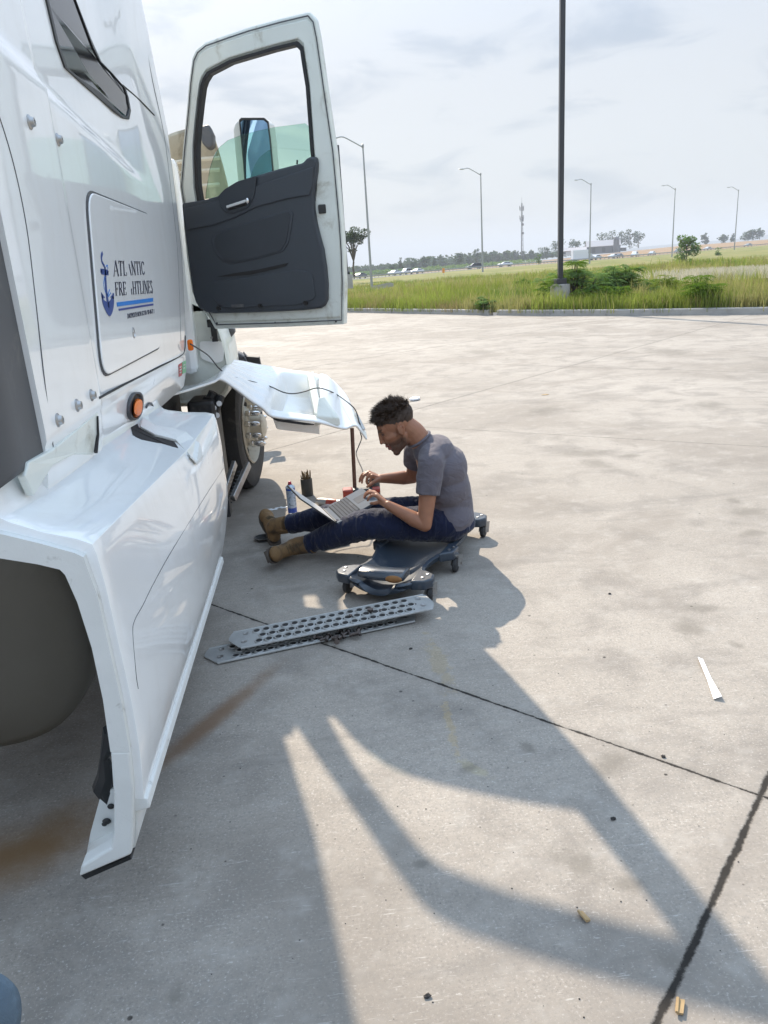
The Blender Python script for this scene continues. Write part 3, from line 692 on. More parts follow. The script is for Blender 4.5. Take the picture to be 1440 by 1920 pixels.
bm = BM(); prism(bm, [b+Vector(q) for q in ((1.8, -1.1, .5), (4.0, -1.1, .5), (4.0, -1.1, 1.2), (3.2, -1.1, 1.5), (2.8, -1.1, 2.3), (1.8, -1.1, 2.3))], (0, 1, 0), 2.2); mk('cab', bm, CP_['silver'], o, smooth=False, bevel=.05)
for x in (-2.6, 3.0):
    for y in (-1.05, 1.05): bm = BM(); lathe(bm, b+Vector((x, y-.12, .45)), (0, 1, 0), [(0, 0), (.45, 0), (.45, .24), (0, .24)], 16); mk('wheel', bm, M['tyre'], o)
# orange marker sign
M['orange'] = simple('orange_sign', (.75, .28, .03), .6)
b = gp(832, 519, 180); o = thing('marker_sign', 'small orange marker sign in the meadow in front of the highway', 'sign', tuple(b))
bm = BM(); box(bm, b+Vector((0, 0, 1.35)), (.55, .05, 1.0)); mk('sign_panel', bm, M['orange'], o, smooth=False)
bm = BM(); tube(bm, [b-Vector((0, 0, .4)), b+Vector((0, .06, 1.7))], .04, 6); mk('post', bm, M['galv'], o)
b = gp(713, 534, 80); bm = BM(); prism(bm, [at_d(u, v, 80) for u, v in ((698, 536), (732, 529.5), (738, 531), (704, 538))], (0, 0, -1), .3)
o = mk('concrete_pad', bm, M['conc2'], smooth=False); o['kind'] = 'structure'

# ------------------------------------------------------------------ shrubs and weeds behind the kerb
def leafy_fronds(bm, tip_from, n, L, size, mi=0):
    """pinnate sumac-like fronds drooping from a point"""
    for k in range(n):
        a = random.uniform(0, 6.28); d = Vector((math.cos(a), math.sin(a), random.uniform(.2, .9))).normalized(); p_ = Vector(tip_from); step = L/8
        for j in range(8):
            q = p_+d*step; sd = d.cross(Vector((0, 0, 1))).normalized(); l = size*(1-abs(j-4)/7)
            for sg in (-1, 1):
                e_ = q+sd*sg*l+Vector((0, 0, -l*.35)); wv = d*l*.2
                v = [bm.verts.new(q), bm.verts.new((q+e_)/2+wv), bm.verts.new(e_), bm.verts.new((q+e_)/2-wv)]; bm.faces.new(v).material_index = mi
            p_ = q; d = (d+Vector((0, 0, -.16))).normalized()
def sumac(name, label, u0, u1, vb, d, vt, n, mat='leaf', hue='leaf'):
    b = gp((u0+u1)/2, vb, d); b.z = gz(b.x, b.y); o = thing(name, label, 'shrub', tuple(b)); W = (u1-u0)*d/FPX; H = at_d((u0+u1)/2, vt, d).z-b.z
    bm = BM(); tips = []
    n = int(n*1.7)
    for k in range(n):
        a = random.uniform(-1, 1); top = b+Vector((a*W/2*.85, random.uniform(-.7, .7), H*random.uniform(.22, .95)*(1-.3*a*a)))
        root = b+Vector((a*W*(.15 if H > 1.2 else .38), random.uniform(-.1, .1), -.1)); mid = root.lerp(top, .5)+Vector((random.uniform(-.1, .1), 0, .05)); tube(bm, [root, mid, top], [.03, .02, .01], 5); tips += [top, mid.lerp(top, .55)]
    mk('stems', bm, M['bark' if H > 1.2 else 'g3'], o)
    bm = BM()
    for tp in tips: leafy_fronds(bm, tp, 7, min(.42, H*.5), min(.13, max(.10, H*.13)), 0 if random.random() < .6 else 1)
    mk('foliage', bm, [M[mat], M['leafl']], o, smooth=False)
sumac('sumac_shrub', 'sumac shrub growing right behind the black lamp post', 1018, 1125, 566, 25.9, 487, 18)
sumac('sumac_shrub', 'wide low sumac shrub right of the black lamp post', 1100, 1220, 558, 28, 497, 30)
sumac('weed_bush', 'bright green weed bush low in front of the sumac shrubs', 1060, 1190, 572, 25.4, 533, 16, 'leafl')
sumac('weed_bush', 'small rounded green bush right of the sumac shrubs', 1222, 1268, 548, 30, 514, 12, 'g1')
sumac('weed_plant', 'tall pale green broad leaved weed in the grass on the right', 1282, 1326, 574, 22.6, 514, 14, 'leafl')
sumac('weed_plant', 'dark green weed clump at the kerb gap', 895, 920, 584, 26.2, 556, 14, 'leaf')
sumac('weed_bush', 'dark green bush patch in the middle of the meadow', 960, 1010, 540, 45, 522, 12, 'g3')
b = gp(1286, 497, 110); b.z = gz(b.x, b.y)+.0; tree('small_tree', 'small loose leafy tree alone in the meadow in front of the highway', (b.x, b.y, at_d(1286, 497, 110).z), hpx(46, 110), hpx(44, 110), 1700, .26, 'round', None, .03, 'leaf')
b = gp(1347, 477, 200); tree('meadow_bush', 'tiny round bush in the meadow on the right', (b.x, b.y, b.z-.5), 1.9, 1.9, 260, .3, 'round', None, .1, 'leaf', 'bush')
b = gp(1010, 491, 240); tree('meadow_bush', 'tiny dark bush at the highway edge left of the black lamp post', (b.x, b.y, b.z-.5), 2.4, 2.4, 260, .35, 'round', None, .1, 'leaf', 'bush')
# ================================================================== TRUCK
truck = thing('semi_truck', 'white long nosed semi truck with its driver door open and hood tilted', 'truck', (-1.4, 4, 0))
XS = -.72
A_ = at_x(65, 140, XS); B_ = at_x(298, 362, XS)
def crease_z(y): return A_.z+(B_.z-A_.z)*(y-A_.y)/(B_.y-A_.y)
ZB = 1.03
def side_x(y, z):
    x = XS
    cz = crease_z(y)
    fade = sstep(4.15, 3.6, y)
    x -= .022*sstep(cz-.03, cz+.02, z)*fade
    x -= .035*max(0, z-cz)*fade if z > cz else 0
    x += .018*sstep(2.62, 2.54, y)                      # extender stands slightly proud
    x -= .05*sstep(2.35, 1.9, y)**1.5*0
    if z < 1.235: k = (1.235-z)/.2; x -= .035*k*k+.008*sstep(0, .04, k)
    x -= .10*sstep(2.9, 3.9, z)
    return x
def onside_pre(u, v):
    p_ = at_x(u, v, XS)
    for _ in range(5): p_ = at_x(u, v, side_x(p_.y, p_.z))
    return p_
FE_ = [onside_pre(u, v) for u, v in ((232, -160), (269, 0), (295, 125), (320, 250), (335, 370), (346, 475), (350, 560), (352, 645), (353, 690))]
FZ = [q.z for q in FE_][::-1]; FY = [q.y for q in FE_][::-1]
def yfront(z): return float(np.interp(z, FZ, FY))
ys = sorted(set(list(np.linspace(1.99, 2.5, 8))+list(np.linspace(2.52, 2.64, 9))+list(np.linspace(2.7, 4.28, 34))+list(np.linspace(4.3, 4.40, 6))))
zs = sorted(set(list(np.linspace(ZB, 1.25, 14))+list(np.linspace(1.27, 3.9, 110))))
def yst(y, z): return y if y < 3.0 else 3.0+(y-3.0)/(4.40-3.0)*(yfront(z)-3.0)
bm = BM()
V = grid(bm, [[(side_x(yst(y, z), z)-.02*sstep(4.30, 4.40, y)**2, yst(y, z), z) for z in zs] for y in ys])
def strip(pts2): 
    for i in range(len(pts2[0])-1): bm.faces.new([pts2[0][i], pts2[0][i+1], pts2[1][i+1], pts2[1][i]])
fr_ = [bm.verts.new((-.95, yfront(z)+.02, z)) for z in zs]; strip([V[-1], fr_])                     # front jamb
bk_ = [bm.verts.new((-1.0, 1.985, z)) for z in zs]; strip([bk_, V[0]])
lo_ = [bm.verts.new((-1.2, y, ZB-.02)) for y in ys]; strip([[r[0] for r in V], lo_])
up_ = [bm.verts.new((-1.2, y, 4.0)) for y in ys]; strip([[r[-1] for r in V], up_])
mk('sleeper_side', bm, M['white'], truck, ang=50)
# rest of the sleeper box, cab shell (roof, far side, floor, pillars)
bm = BM(); box(bm, (-2.1, 3.1, 2.6), (1.9, 2.2, 2.7)); mk('sleeper_box', bm, M['white'], truck, smooth=False, bevel=.06)
bm = BM(); box(bm, (-2.0, 4.85, 3.15), (2.2, 1.0, .12)); box(bm, (-3.05, 4.95, 2.2), (.08, 1.0, 2.0)); box(bm, (-2.0, 4.9, 1.2), (2.3, 1.1, .1)); mk('cab_shell', bm, M['white'], truck, smooth=False, bevel=.03)
bm = BM(); prism(bm, [(-.80, 5.32, 1.0), (-.80, 6.2, 1.0), (-.88, 6.2, 1.95), (-.80, 5.75, 2.2), (-.76, 5.5, 2.36), (-.76, 5.32, 2.36)], (-1, 0, 0), 2.2); mk('cab_front', bm, M['white'], truck, smooth=False, bevel=.04)
bm = BM(); prism(bm, [(-.57, 5.44, 1.36), (-.57, 6.1, 1.36), (-.62, 6.1, 1.8), (-.60, 5.44, 2.02)], (-1, 0, 0), .3); mk('cowl_sun_block', bm, M['white'], truck, smooth=False, bevel=.05, bseg=3)  # cowl bulge added out of sight behind the door to stop sunlight
bm = BM(); box(bm, (-2.02, 5.25, 2.66), (2.32, .06, 1.0)); mk('sun_block_panel', bm, M['greyrub'], truck, smooth=False, bevel=.01)  # unseen panel added across the windshield opening to block the sun
bm = BM(); box(bm, (-1.75, 7.1, 1.25), (1.2, 1.7, 1.1)); box(bm, (-1.9, 8.1, 1.2), (1.6, .15, 1.2)); mk('engine', bm, M['blackmet'], truck, smooth=False, bevel=.05)
bm = BM(); box(bm, (-1.45, 4.62, 1.75), (.5, .16, .75)); box(bm, (-1.45, 4.85, 1.45), (.5, .5, .16)); mk('driver_seat', bm, M['trim'], truck, smooth=False, bevel=.05)
# seams on the sleeper side
def onside(u, v, off=.0):
    p_ = at_x(u, v, XS)
    for _ in range(4): p_ = at_x(u, v, side_x(p_.y, p_.z)+off)
    return p_
def seam(name, px, r=.0035, mat='gasket', parent=truck, off=.0):
    bm = BM(); pts = [onside(u, v, off) for u, v in px]; tube(bm, catmull(pts, 6), r, 6); return mk(name, bm, M[mat], parent)
seam('lower_seam', [(186, 746), (240, 717), (300, 687), (338, 667), (346, 655), (347, 630)], .0045)
seam('window_seam', [(230, 160), (262, 188), (289, 216)], .004)
seam('extender_seam', [(-30, 150), (0, 224), (28, 320), (50, 430), (66, 560), (84, 720), (100, 842)], .002, 'greyrub')
seam('front_seam', [(252, -60), (281, 125), (307, 250), (322, 370), (333, 475), (339, 640)], .0016, 'greyrub')
# rubber extender flap
bm = BM()
P_ = [(-.735, 1.985), (-.725, 1.80), (-.70, 1.60)]
zt = [1.195+.005*i for i in range(1)]+list(np.linspace(1.22, 3.6, 16))
grid(bm, [[(x, y, (z if z > 1.2 else 1.19+(y-1.98)*-.06)) for z in zt] for x, y in P_]); mk('rubber_side_flap', bm, M['greyrub'], truck, solid=.02)
# lower corner piece of the extender
px = [(64, 930), (48, 893), (55, 866), (100, 843), (147, 804), (184, 772), (182, 846), (175, 852), (140, 852), (100, 872)]
bm = BM(); prism(bm, [onside(u, v, .012 if u < 140 else .004) for u, v in px], (-1, 0, 0), .02); mk('corner_trim', bm, M['white_in'], truck, smooth=False, bevel=.004)
bm = BM(); pts = [onside(u, v, .006) for u, v in ((183, 780), (184, 815), (178, 848))]; tube(bm, pts, [.003, .004, .009], 6); mk('corner_slit', bm, M['hole'], truck)
# screws
for (u, v) in ((55, 229), (108, 262), (108, 788), (144, 760), (171, 741)):
    p_ = onside(u, v); bm = BM(); lathe(bm, p_-Vector((.002, 0, 0)), (1, 0, 0), [(0, 0), (.019, 0), (.019, .004), (.014, .007), (.011, .016), (.006, .017), (.005, .012), (0, .012)], 20)
    mk('screw', bm, M['steel'], truck)
# sleeper window
wp = [(76, -70), (88, 0), (106, 78), (123, 127), (150, 152), (192, 189), (232, 222), (243, 224), (246, 208), (242, 184), (236, 166), (212, 138), (190, 115), (172, 75), (143, 0), (118, -70)]
wo_ = [onside(u, v, .006) for u, v in wp]; cen = sum(wo_, Vector())/len(wo_); wi_ = [p_+(cen-p_).normalized()*.028 for p_ in wo_]
bm = BM(); ring(bm, wo_, wi_, (-1, 0, 0), .03); wf = mk('window_frame', bm, M['black'], truck, smooth=False, bevel=.004)
bm = BM(); prism(bm, [p_-Vector((.005, 0, 0)) for p_ in wi_], (-1, 0, 0), .004); mk('window_pane', bm, M['darkglass'], wf, smooth=False)
# storage hatch
hp_ = [onside(u, v) for u, v in ((157, 352), (280, 402), (302, 652), (188, 712))]
hp_ = roundpoly(hp_, .10, 6)
bm = BM(); prism(bm, [p_+Vector((.001, 0, 0)) for p_ in hp_], (1, 0, 0), .002); hb = mk('hatch_gap', bm, M['greyrub'], truck, smooth=False)
cen = sum(hp_, Vector())/len(hp_); hi_ = [p_+(cen-p_).normalized()*.012 for p_ in hp_]
bm = BM(); prism(bm, [p_+Vector((.003, 0, 0)) for p_ in hi_], (1, 0, 0), .007); hatch = mk('storage_hatch', bm, M['white'], truck, smooth=False, bevel=.004)
XH = XS+.0115
bm = BM(); p_ = at_x(251, 624, XH); lathe(bm, p_-Vector((.004, 0, 0)), (1, 0, 0), [(0, 0), (.022, 0), (.022, .004), (.017, .006), (.015, .002), (.004, .002), (.004, .004), (0, .004)], 20); mk('hatch_lock', bm, M['steel'], hatch)
# ---- lettering: a small serif alphabet drawn as strokes
def ST(*a): return a
GL = {'A': (.72, [([(0, 0), (.36, 1)], .05), ([(.36, 1), (.72, 0)], .13), ([(.14, .33), (.56, .33)], .045), ([(-.06, .015), (.12, .015)], .03), ([(.58, .015), (.82, .015)], .03)]),
      'T': (.62, [([(.31, 0), (.31, 1)], .13), ([(0, .975), (.62, .975)], .05), ([(.0, .99), (.0, .8)], .04), ([(.62, .99), (.62, .8)], .04), ([(.18, .015), (.44, .015)], .03)]),
      'L': (.56, [([(.12, 0), (.12, 1)], .13), ([(0, .025), (.54, .025)], .05), ([(.54, .02), (.54, .22)], .04), ([(0, .985), (.25, .985)], .03)]),
      'N': (.72, [([(.1, 0), (.1, 1)], .05), ([(.08, 1), (.64, 0)], .13), ([(.64, 0), (.64, 1)], .05), ([(0, .015), (.2, .015)], .03), ([(.53, .985), (.75, .985)], .03), ([(-.02, .985), (.12, .985)], .03)]),
      'I': (.26, [([(.13, 0), (.13, 1)], .13), ([(0, .015), (.26, .015)], .03), ([(0, .985), (.26, .985)], .03)]),
      'C': (.64, [([(.60, .78), (.50, .93), (.36, .985), (.2, .93), (.1, .75), (.07, .5), (.1, .25), (.2, .07), (.36, .015), (.5, .06), (.61, .2)], .09), ([(.60, .98), (.60, .72)], .035)]),
      'F': (.54, [([(.12, 0), (.12, 1)], .13), ([(0, .975), (.52, .975)], .05), ([(.12, .5), (.42, .5)], .045), ([(.52, .99), (.52, .8)], .04), ([(.42, .6), (.42, .4)], .03), ([(0, .015), (.26, .015)], .03)]),
      'R': (.66, [([(.12, 0), (.12, 1)], .13), ([(.12, .97), (.36, .97), (.48, .9), (.52, .75), (.48, .6), (.36, .52), (.12, .51)], .07), ([(.32, .51), (.64, 0)], .12), ([(0, .015), (.26, .015)], .03), ([(.56, .015), (.74, .015)], .03), ([(0, .985), (.2, .985)], .03)]),
      'E': (.56, [([(.12, 0), (.12, 1)], .13), ([(0, .975), (.52, .975)], .05), ([(.12, .5), (.42, .5)], .045), ([(0, .025), (.54, .025)], .05), ([(.52, .99), (.52, .8)], .04), ([(.54, .0), (.54, .22)], .04), ([(.42, .6), (.42, .4)], .03)]),
      'H': (.74, [([(.12, 0), (.12, 1)], .13), ([(.62, 0), (.62, 1)], .13), ([(.12, .5), (.62, .5)], .045), ([(0, .015), (.25, .015)], .03), ([(.49, .015), (.75, .015)], .03), ([(0, .985), (.25, .985)], .03), ([(.49, .985), (.75, .985)], .03)]),
      'S': (.5, [([(.42, .8), (.36, .94), (.24, .985), (.12, .93), (.07, .78), (.14, .63), (.34, .45), (.44, .3), (.42, .12), (.3, .02), (.16, .03), (.06, .18)], .1)]),
      '\\': (.3, [([(-.02, .8), (.26, 0)], .12)]), 'g': (.26, [([(.02, .42), (.22, .42)], .05), ([(.12, .42), (.12, 0)], .12)]), ' ': (.3, [])}
def stroke_text(bm, s, quad, mi=0, gap=.13):
    """quad: bottom-left, bottom-right, top-right, top-left world points"""
    tot = sum(GL[ch][0]+gap for ch in s)-gap; x0 = 0
    def mp(x, y): x /= tot; return (quad[0]*(1-x)+quad[1]*x)*(1-y)+(quad[3]*(1-x)+quad[2]*x)*y
    asp = ((quad[1]-quad[0]).length/tot)/((quad[3]-quad[0]).length)   # metres per unit in x over y
    for ch in s:
        w_, st = GL[ch]
        for pts, wd in st:
            L, R = [], []
            for i, q in enumerate(pts):
                a = pts[max(0, i-1)]; b = pts[min(len(pts)-1, i+1)]; dx, dy = (b[0]-a[0])*asp, b[1]-a[1]; l = math.hypot(dx, dy); nx, ny = -dy/l*wd/2/asp*max(asp, .5), dx/l*wd/2
                L.append(bm.verts.new(mp(x0+q[0]+nx, q[1]+ny))); R.append(bm.verts.new(mp(x0+q[0]-nx, q[1]-ny)))
            for i in range(len(pts)-1): bm.faces.new([L[i], L[i+1], R[i+1], R[i]]).material_index = mi
        x0 += w_+gap
def H_(u, v): return at_x(u, v, XH)
def lay(name, bm, mat, th=.0008): 
    return mk(name, bm, mat, hatch, smooth=False, solid=th, soff=0)
bm = BM(); stroke_text(bm, 'ATL \\NTIC', [H_(214, 518), H_(272, 514.5), H_(269.5, 490.5), H_(212.5, 488.5)]); lay('lettering', bm, M['navy'])
bm = BM(); stroke_text(bm, 'FRE  gHTLINES', [H_(217, 554.5), H_(287, 549.5), H_(285, 526), H_(215.5, 529)]); lay('lettering', bm, M['navy'])
bm = BM(); bm.faces.new([bm.verts.new(H_(*q)) for q in ((219, 567), (287, 558.5), (287.3, 565.5), (220, 575))]); lay('blue_stripe', bm, M['skyblue'])
bm = BM(); bm.faces.new([bm.verts.new(H_(*q)) for q in ((222.5, 579), (287.5, 569), (287.8, 572.3), (223.5, 582.7))]); lay('indigo_stripe', bm, M['indigo'])
def flat_text(s, q0, q1, q3):
    cu = bpy.data.curves.new('t', 'FONT'); cu.body = s; cu.size = 1; to = bpy.data.objects.new('t', cu); COL.objects.link(to); bpy.context.view_layer.update()
    me = bpy.data.meshes.new_from_object(to.evaluated_get(bpy.context.evaluated_depsgraph_get())); bpy.data.objects.remove(to); bpy.data.curves.remove(cu)
    xs = [v.co.x for v in me.vertices]; yy = [v.co.y for v in me.vertices]; x0, x1, y0, y1 = min(xs), max(xs), min(yy), max(yy)
    for v in me.vertices: v.co = q0+(q1-q0)*((v.co.x-x0)/(x1-x0))+(q3-q0)*((v.co.y-y0)/(y1-y0))
    return me
lay('address_line', flat_text('DARTMOUTH NOVA SCOTIA  902-406-72  1', H_(239.5, 597.5), H_(289.3, 587), H_(239, 588)), M['navy'])
# anchor
def poly2(bm, pts, wd):
    pts = [Vector(p) for p in pts]; L, R = [], []
    for i, q in enumerate(pts):
        d = pts[min(i+1, len(pts)-1)]-pts[max(0, i-1)]; n = Vector((0, -d.z, d.y)).normalized(); k = wd[i] if isinstance(wd, list) else wd
        L.append(bm.verts.new(q+n*k/2)); R.append(bm.verts.new(q-n*k/2))
    for i in range(len(pts)-1): bm.faces.new([L[i], L[i+1], R[i+1], R[i]])
bm = BM()
poly2(bm, catmull([H_(*q) for q in ((192.5, 474), (190.5, 480), (191, 489), (193.5, 495), (196.5, 500))], 4), .012)
poly2(bm, [H_(*q) for q in ((197, 500), (199, 540), (203.5, 577))], [.014, .02, .026]); poly2(bm, [H_(189.5, 509), H_(203, 511)], .02)
bm.faces.new([bm.verts.new(H_(*q)) for q in ((189, 507), (191.5, 506), (191.5, 512.5), (189, 511.5))]); bm.faces.new([bm.verts.new(H_(*q)) for q in ((201, 508), (203.5, 508), (203.5, 514), (201, 513.5))])
poly2(bm, catmull([H_(*q) for q in ((191, 552), (194, 566), (199, 575), (204, 580), (209, 573), (212, 562), (212.5, 551))], 4), [.01, .012, .015, .02, .024, .028, .032, .036, .040, .042, .044, .046, .048, .046, .044, .042, .04, .036, .032, .028, .024, .018, .015, .012, .01][:25])
bm.faces.new([bm.verts.new(H_(*q)) for q in ((189.8, 548), (197, 558), (191.5, 561))]); bm.faces.new([bm.verts.new(H_(*q)) for q in ((213.8, 549), (213.5, 561), (207, 557))])
lay('anchor_emblem', bm, M['inkblue'])
bm = BM()
for pl in (((199, 500), (201.5, 497), (202.5, 504)), ((200, 512), (196, 522), (195, 536), (199, 550), (204, 556)), ((206, 543), (204, 548), (202, 557), (208, 549))): poly2(bm, catmull([H_(*q) for q in pl], 4), .0035)
lay('anchor_rope', bm, M['skyblue'])
# stickers and marker lights
for px, mt in ((((335.5, 684), (341.5, 680), (341.5, 704), (336, 706.5)), 'stred'), (((342.5, 679), (349, 676), (349, 698), (342.5, 701)), 'stgreen')):
    bm = BM(); prism(bm, [onside(u, v, .003) for u, v in px], (-1, 0, 0), .002); mk('sticker', bm, M[mt], truck, smooth=False)
for px in (((337, 688), (340, 686)), ((337, 693), (340.5, 691)), ((337, 698), (340, 696.5)), ((344, 684), (347.5, 682)), ((344, 690), (347, 688))):
    bm = BM(); prism(bm, [onside(px[0][0], px[0][1], .005), onside(px[1][0], px[1][1], .005), onside(px[1][0], px[1][1]+2.4, .005), onside(px[0][0], px[0][1]+2.4, .005)], (-1, 0, 0), .001); mk('sticker_mark', bm, M['white_flat'], truck, smooth=False)
def epx(cu, cv, a, b, n=30, tilt=.12, off=.0): return [onside(cu+a*math.copysign(abs(math.cos(t_))**.85, math.cos(t_))-tilt*b*math.sin(t_), cv+b*math.copysign(abs(math.sin(t_))**.85, math.sin(t_)), off) for t_ in np.linspace(0, 2*math.pi, n, endpoint=False)]
oc = epx(257, 761, 12.5, 26.5, off=.014); ic = epx(257.5, 761, 10, 23, off=.014)
bm = BM(); ring(bm, oc, ic, (-1, 0, 0), .03); rim_ = mk('marker_light_bezel', bm, M['greyrub'], truck, bevel=.003)
bm = BM(); prism(bm, [q-Vector((.010, 0, 0)) for q in ic], (-1, 0, 0), .004); mk('bezel_recess', bm, M['hole'], rim_, smooth=False)
lens = epx(256.5, 765, 7.5, 17.5, off=.006); lens2 = epx(257.5, 764, 5.5, 13, off=.034); lc = onside(258, 762, .038)
bm = BM(); V = grid(bm, [lens, [a.lerp(b, .6)+Vector((.008, 0, 0)) for a, b in zip(lens, lens2)], lens2], close=True); vc = bm.verts.new(lc)
for k in range(len(lens2)): bm.faces.new([V[2][k], V[2][(k+1) % len(lens2)], vc])
mk('marker_light', bm, M['amber'], truck)
p_ = at_x(357, 647, -.70); bm = BM(); box(bm, p_, (.03, .04, .062)); mk('marker_light', bm, M['amber'], truck, smooth=False, bevel=.01, bseg=3)
bm = BM(); pts = [onside(u, v, .004) for u, v in ((274, 764), (279, 757), (284, 757), (286, 763), (284, 770))]; tube(bm, catmull(pts, 4), .005, 6); mk('rocker_notch', bm, M['greyrub'], truck)

# ------------------------------------------------------------------ chassis side fairing (tank cover)
YR, YF = 1.66, 3.62
rear = [(-12, 950), (-12, 985), (75, 1014), (130, 1031), (153, 1039), (160, 1050), (180, 1112), (204, 1215), (226, 1312), (243, 1410), (251, 1500)]
front = [(318, 735), (318, 762), (352, 767), (383, 776), (395, 783), (399, 792), (405, 830), (411, 878), (417.5, 925), (413.5, 995), (405, 1045)]
R_ = [at_y(u, v, YR) for u, v in rear]; F_ = [at_y(u, v, YF) for u, v in front]
XJ = -.735
JL = [at_x(u, v, XJ) for u, v in ((-40, 1000), (0, 981), (103, 928), (300, 778), (330, 752))]
KL_ = [at_x(u, v, x) for u, v, x in ((153, 1039, -.553), (345, 851, -.538), (395, 783, -.512))]
def yint(L, y, a): return float(np.interp(y, [q.y for q in L], [q[a] for q in L]))
ST_ = 26; rows = []
for k in range(ST_+1):
    f = k/ST_; row = []
    y = YR+(YF-YR)*f
    J_ = Vector((XJ, y, yint(JL, y, 2))); K_ = Vector((yint(KL_, y, 0), y, yint(KL_, y, 2)))
    W_ = Vector((-.765-.01*f, y, max(J_.z+.10-.06*f, 1.10)))
    row = [W_, W_.lerp(J_, .6)+Vector((-.008, 0, -.006)), J_, J_.lerp(K_, .12)+Vector((0, 0, -.006)), J_.lerp(K_, .5)+Vector((0, 0, -.008)), J_.lerp(K_, .9)+Vector((0, 0, -.001)), K_]
    for i, (a, b) in enumerate(zip(R_, F_)):
        if i < 6: continue
        q = a.lerp(b, f)
        if i >= 7 and i <= 9: q.x += .02*math.sin(math.pi*f)
        row.append(q)
    rows.append(row)
fine_rows = []
for row in rows:
    o_ = row[:7]+catmull(row[6:], 5)[1:]
    fine_rows.append(o_)
bm = BM(); V = grid(bm, fine_rows); NR = len(fine_rows[0])
o = mk('tank_fairing', bm, M['white'], truck, solid=.05, soff=0, ang=24, bevel=.010, bseg=3)
fairing = o
# feature line along the fairing
def rowpt(k, f): a = fine_rows[0][k]; 
fl_px = [(409, 879), (375, 930), (312, 1028), (272, 1095), (250, 1137), (234, 1165), (230, 1190), (236, 1265), (240, 1293)]
def on_fair(u, v, off=.0, top=False, G=None, base=.025):
    """intersect a photo ray with the fairing grid (brute force over its quads)"""
    d = Vector(ray(u, v)); c_ = Vector(CP); best = None
    from mathutils.geometry import intersect_ray_tri
    G = G or fine_rows
    for i in range(len(G)-1):
        for j in range(len(G[0])-1):
            a, b, e, g_ = G[i][j], G[i][j+1], G[i+1][j+1], G[i+1][j]
            for tri in ((a, b, e), (a, e, g_)):
                h = intersect_ray_tri(*tri, d, c_)
                if h is not None:
                    n = (tri[1]-tri[0]).cross(tri[2]-tri[0]).normalized()
                    if n.dot(d) > 0: n = -n
                    if best is None or (h-c_).length < (best[0]-c_).length: best = (h, n)
    return None if best is None else best[0]+best[1]*(off+base)
pts = [q for q in (on_fair(u, v, .0) for u, v in fl_px) if q is not None]
bm = BM(); tube(bm, catmull(pts, 5), .0012, 5); mk('fairing_groove', bm, M['greyrub'], fairing)
# bottom flange
bm = BM(); rws = []
for k in range(ST_+1):
    q = fine_rows[k][-1]; f = k/ST_; rws.append([q+Vector((-.01, 0, .012)), q+Vector((.034, 0, 0)), q+Vector((.036, 0, -.03)), q+Vector((-.02, 0, -.04))])
V = grid(bm, rws, close=True); bm.faces.new(V[0]); bm.faces.new(V[-1]); mk('fairing_sill', bm, M['white_flat'], fairing, bevel=.004)
# rear end below the fairing: curled lip and foot
lip_o = [at_y(u, v, YR-.022) for u, v in ((243, 1410), (250, 1480), (249, 1560), (246, 1603))]
lip_i = [at_y(u, v, YR-.022) for u, v in ((207, 1410), (213, 1500), (213, 1560), (208, 1590))]
bm = BM(); prism(bm, lip_o+[at_y(148, 1645, YR-.022), at_y(152, 1624, YR-.022)]+lip_i[::-1], (0, 1, 0), .05); mk('rear_lip', bm, M['white_flat'], fairing, smooth=False, bevel=.006)
bm = BM(); grid(bm, [[q+Vector((.0, dy, 0)) for q in lip_o+[at_y(148, 1640, YR)]] for dy in (.03, .10, .30)]); 
mk('lip_return', bm, M['white_flat'], fairing, solid=.004)
# flat outer rim of the rear opening (paler flange that faces the viewer)
ro = [at_y(u, v, YR-.022) for u, v in ((-12, 998), (75, 1019), (140, 1037), (156, 1045), (182, 1115), (205, 1217), (227, 1314), (243, 1410))]
ri = [at_y(u, v, YR-.022) for u, v in ((-12, 1045), (70, 1058), (112, 1068), (122, 1078), (145, 1130), (172, 1215), (193, 1312), (207, 1410))]
bm = BM()
for i in range(len(ro)-1): prism(bm, [ro[i], ro[i+1], ri[i+1], ri[i]], (0, 1, 0), .05)
bmesh.ops.remove_doubles(bm, verts=bm.verts, dist=.0005); mk('rear_flange', bm, M['white_flat'], fairing, smooth=True, ang=60)
bm = BM(); prism(bm, [at_y(u, v, YR+.02) for u, v in ((152, 1642), (244, 1607), (247, 1611), (160, 1649))], (0, 1, 0), .12); mk('rubber_edge', bm, M['black'], fairing, smooth=False)
bm = BM(); prism(bm, [at_y(u, v, YR+.12) for u, v in ((192, 1480), (216, 1480), (216, 1600), (158, 1622), (170, 1560))], (0, 1, 0), .01); mk('mounting_plate', bm, M['white_flat'], fairing, smooth=False)
bm = BM()
for u, v, r in ((200, 1540, .012), (196, 1545, .008), (208, 1512, .01), (207, 1585, .012), (175, 1606, .014), (190, 1600, .008)): q = at_y(u, v, YR+.115); ell(bm, q, (r, .006, r*.8), seg=8)
mk('plate_rust_chips', bm, M['blackmet'], fairing)
bm = BM(); pts = [at_y(u, v, YR+.14) for u, v in ((214, 1370), (196, 1420), (202, 1452), (194, 1475), (204, 1500), (200, 1510))]; tube(bm, pts, [.03, .012, .028, .03, .02, .012], 8); mk('rubber_bracket', bm, M['black'], fairing)
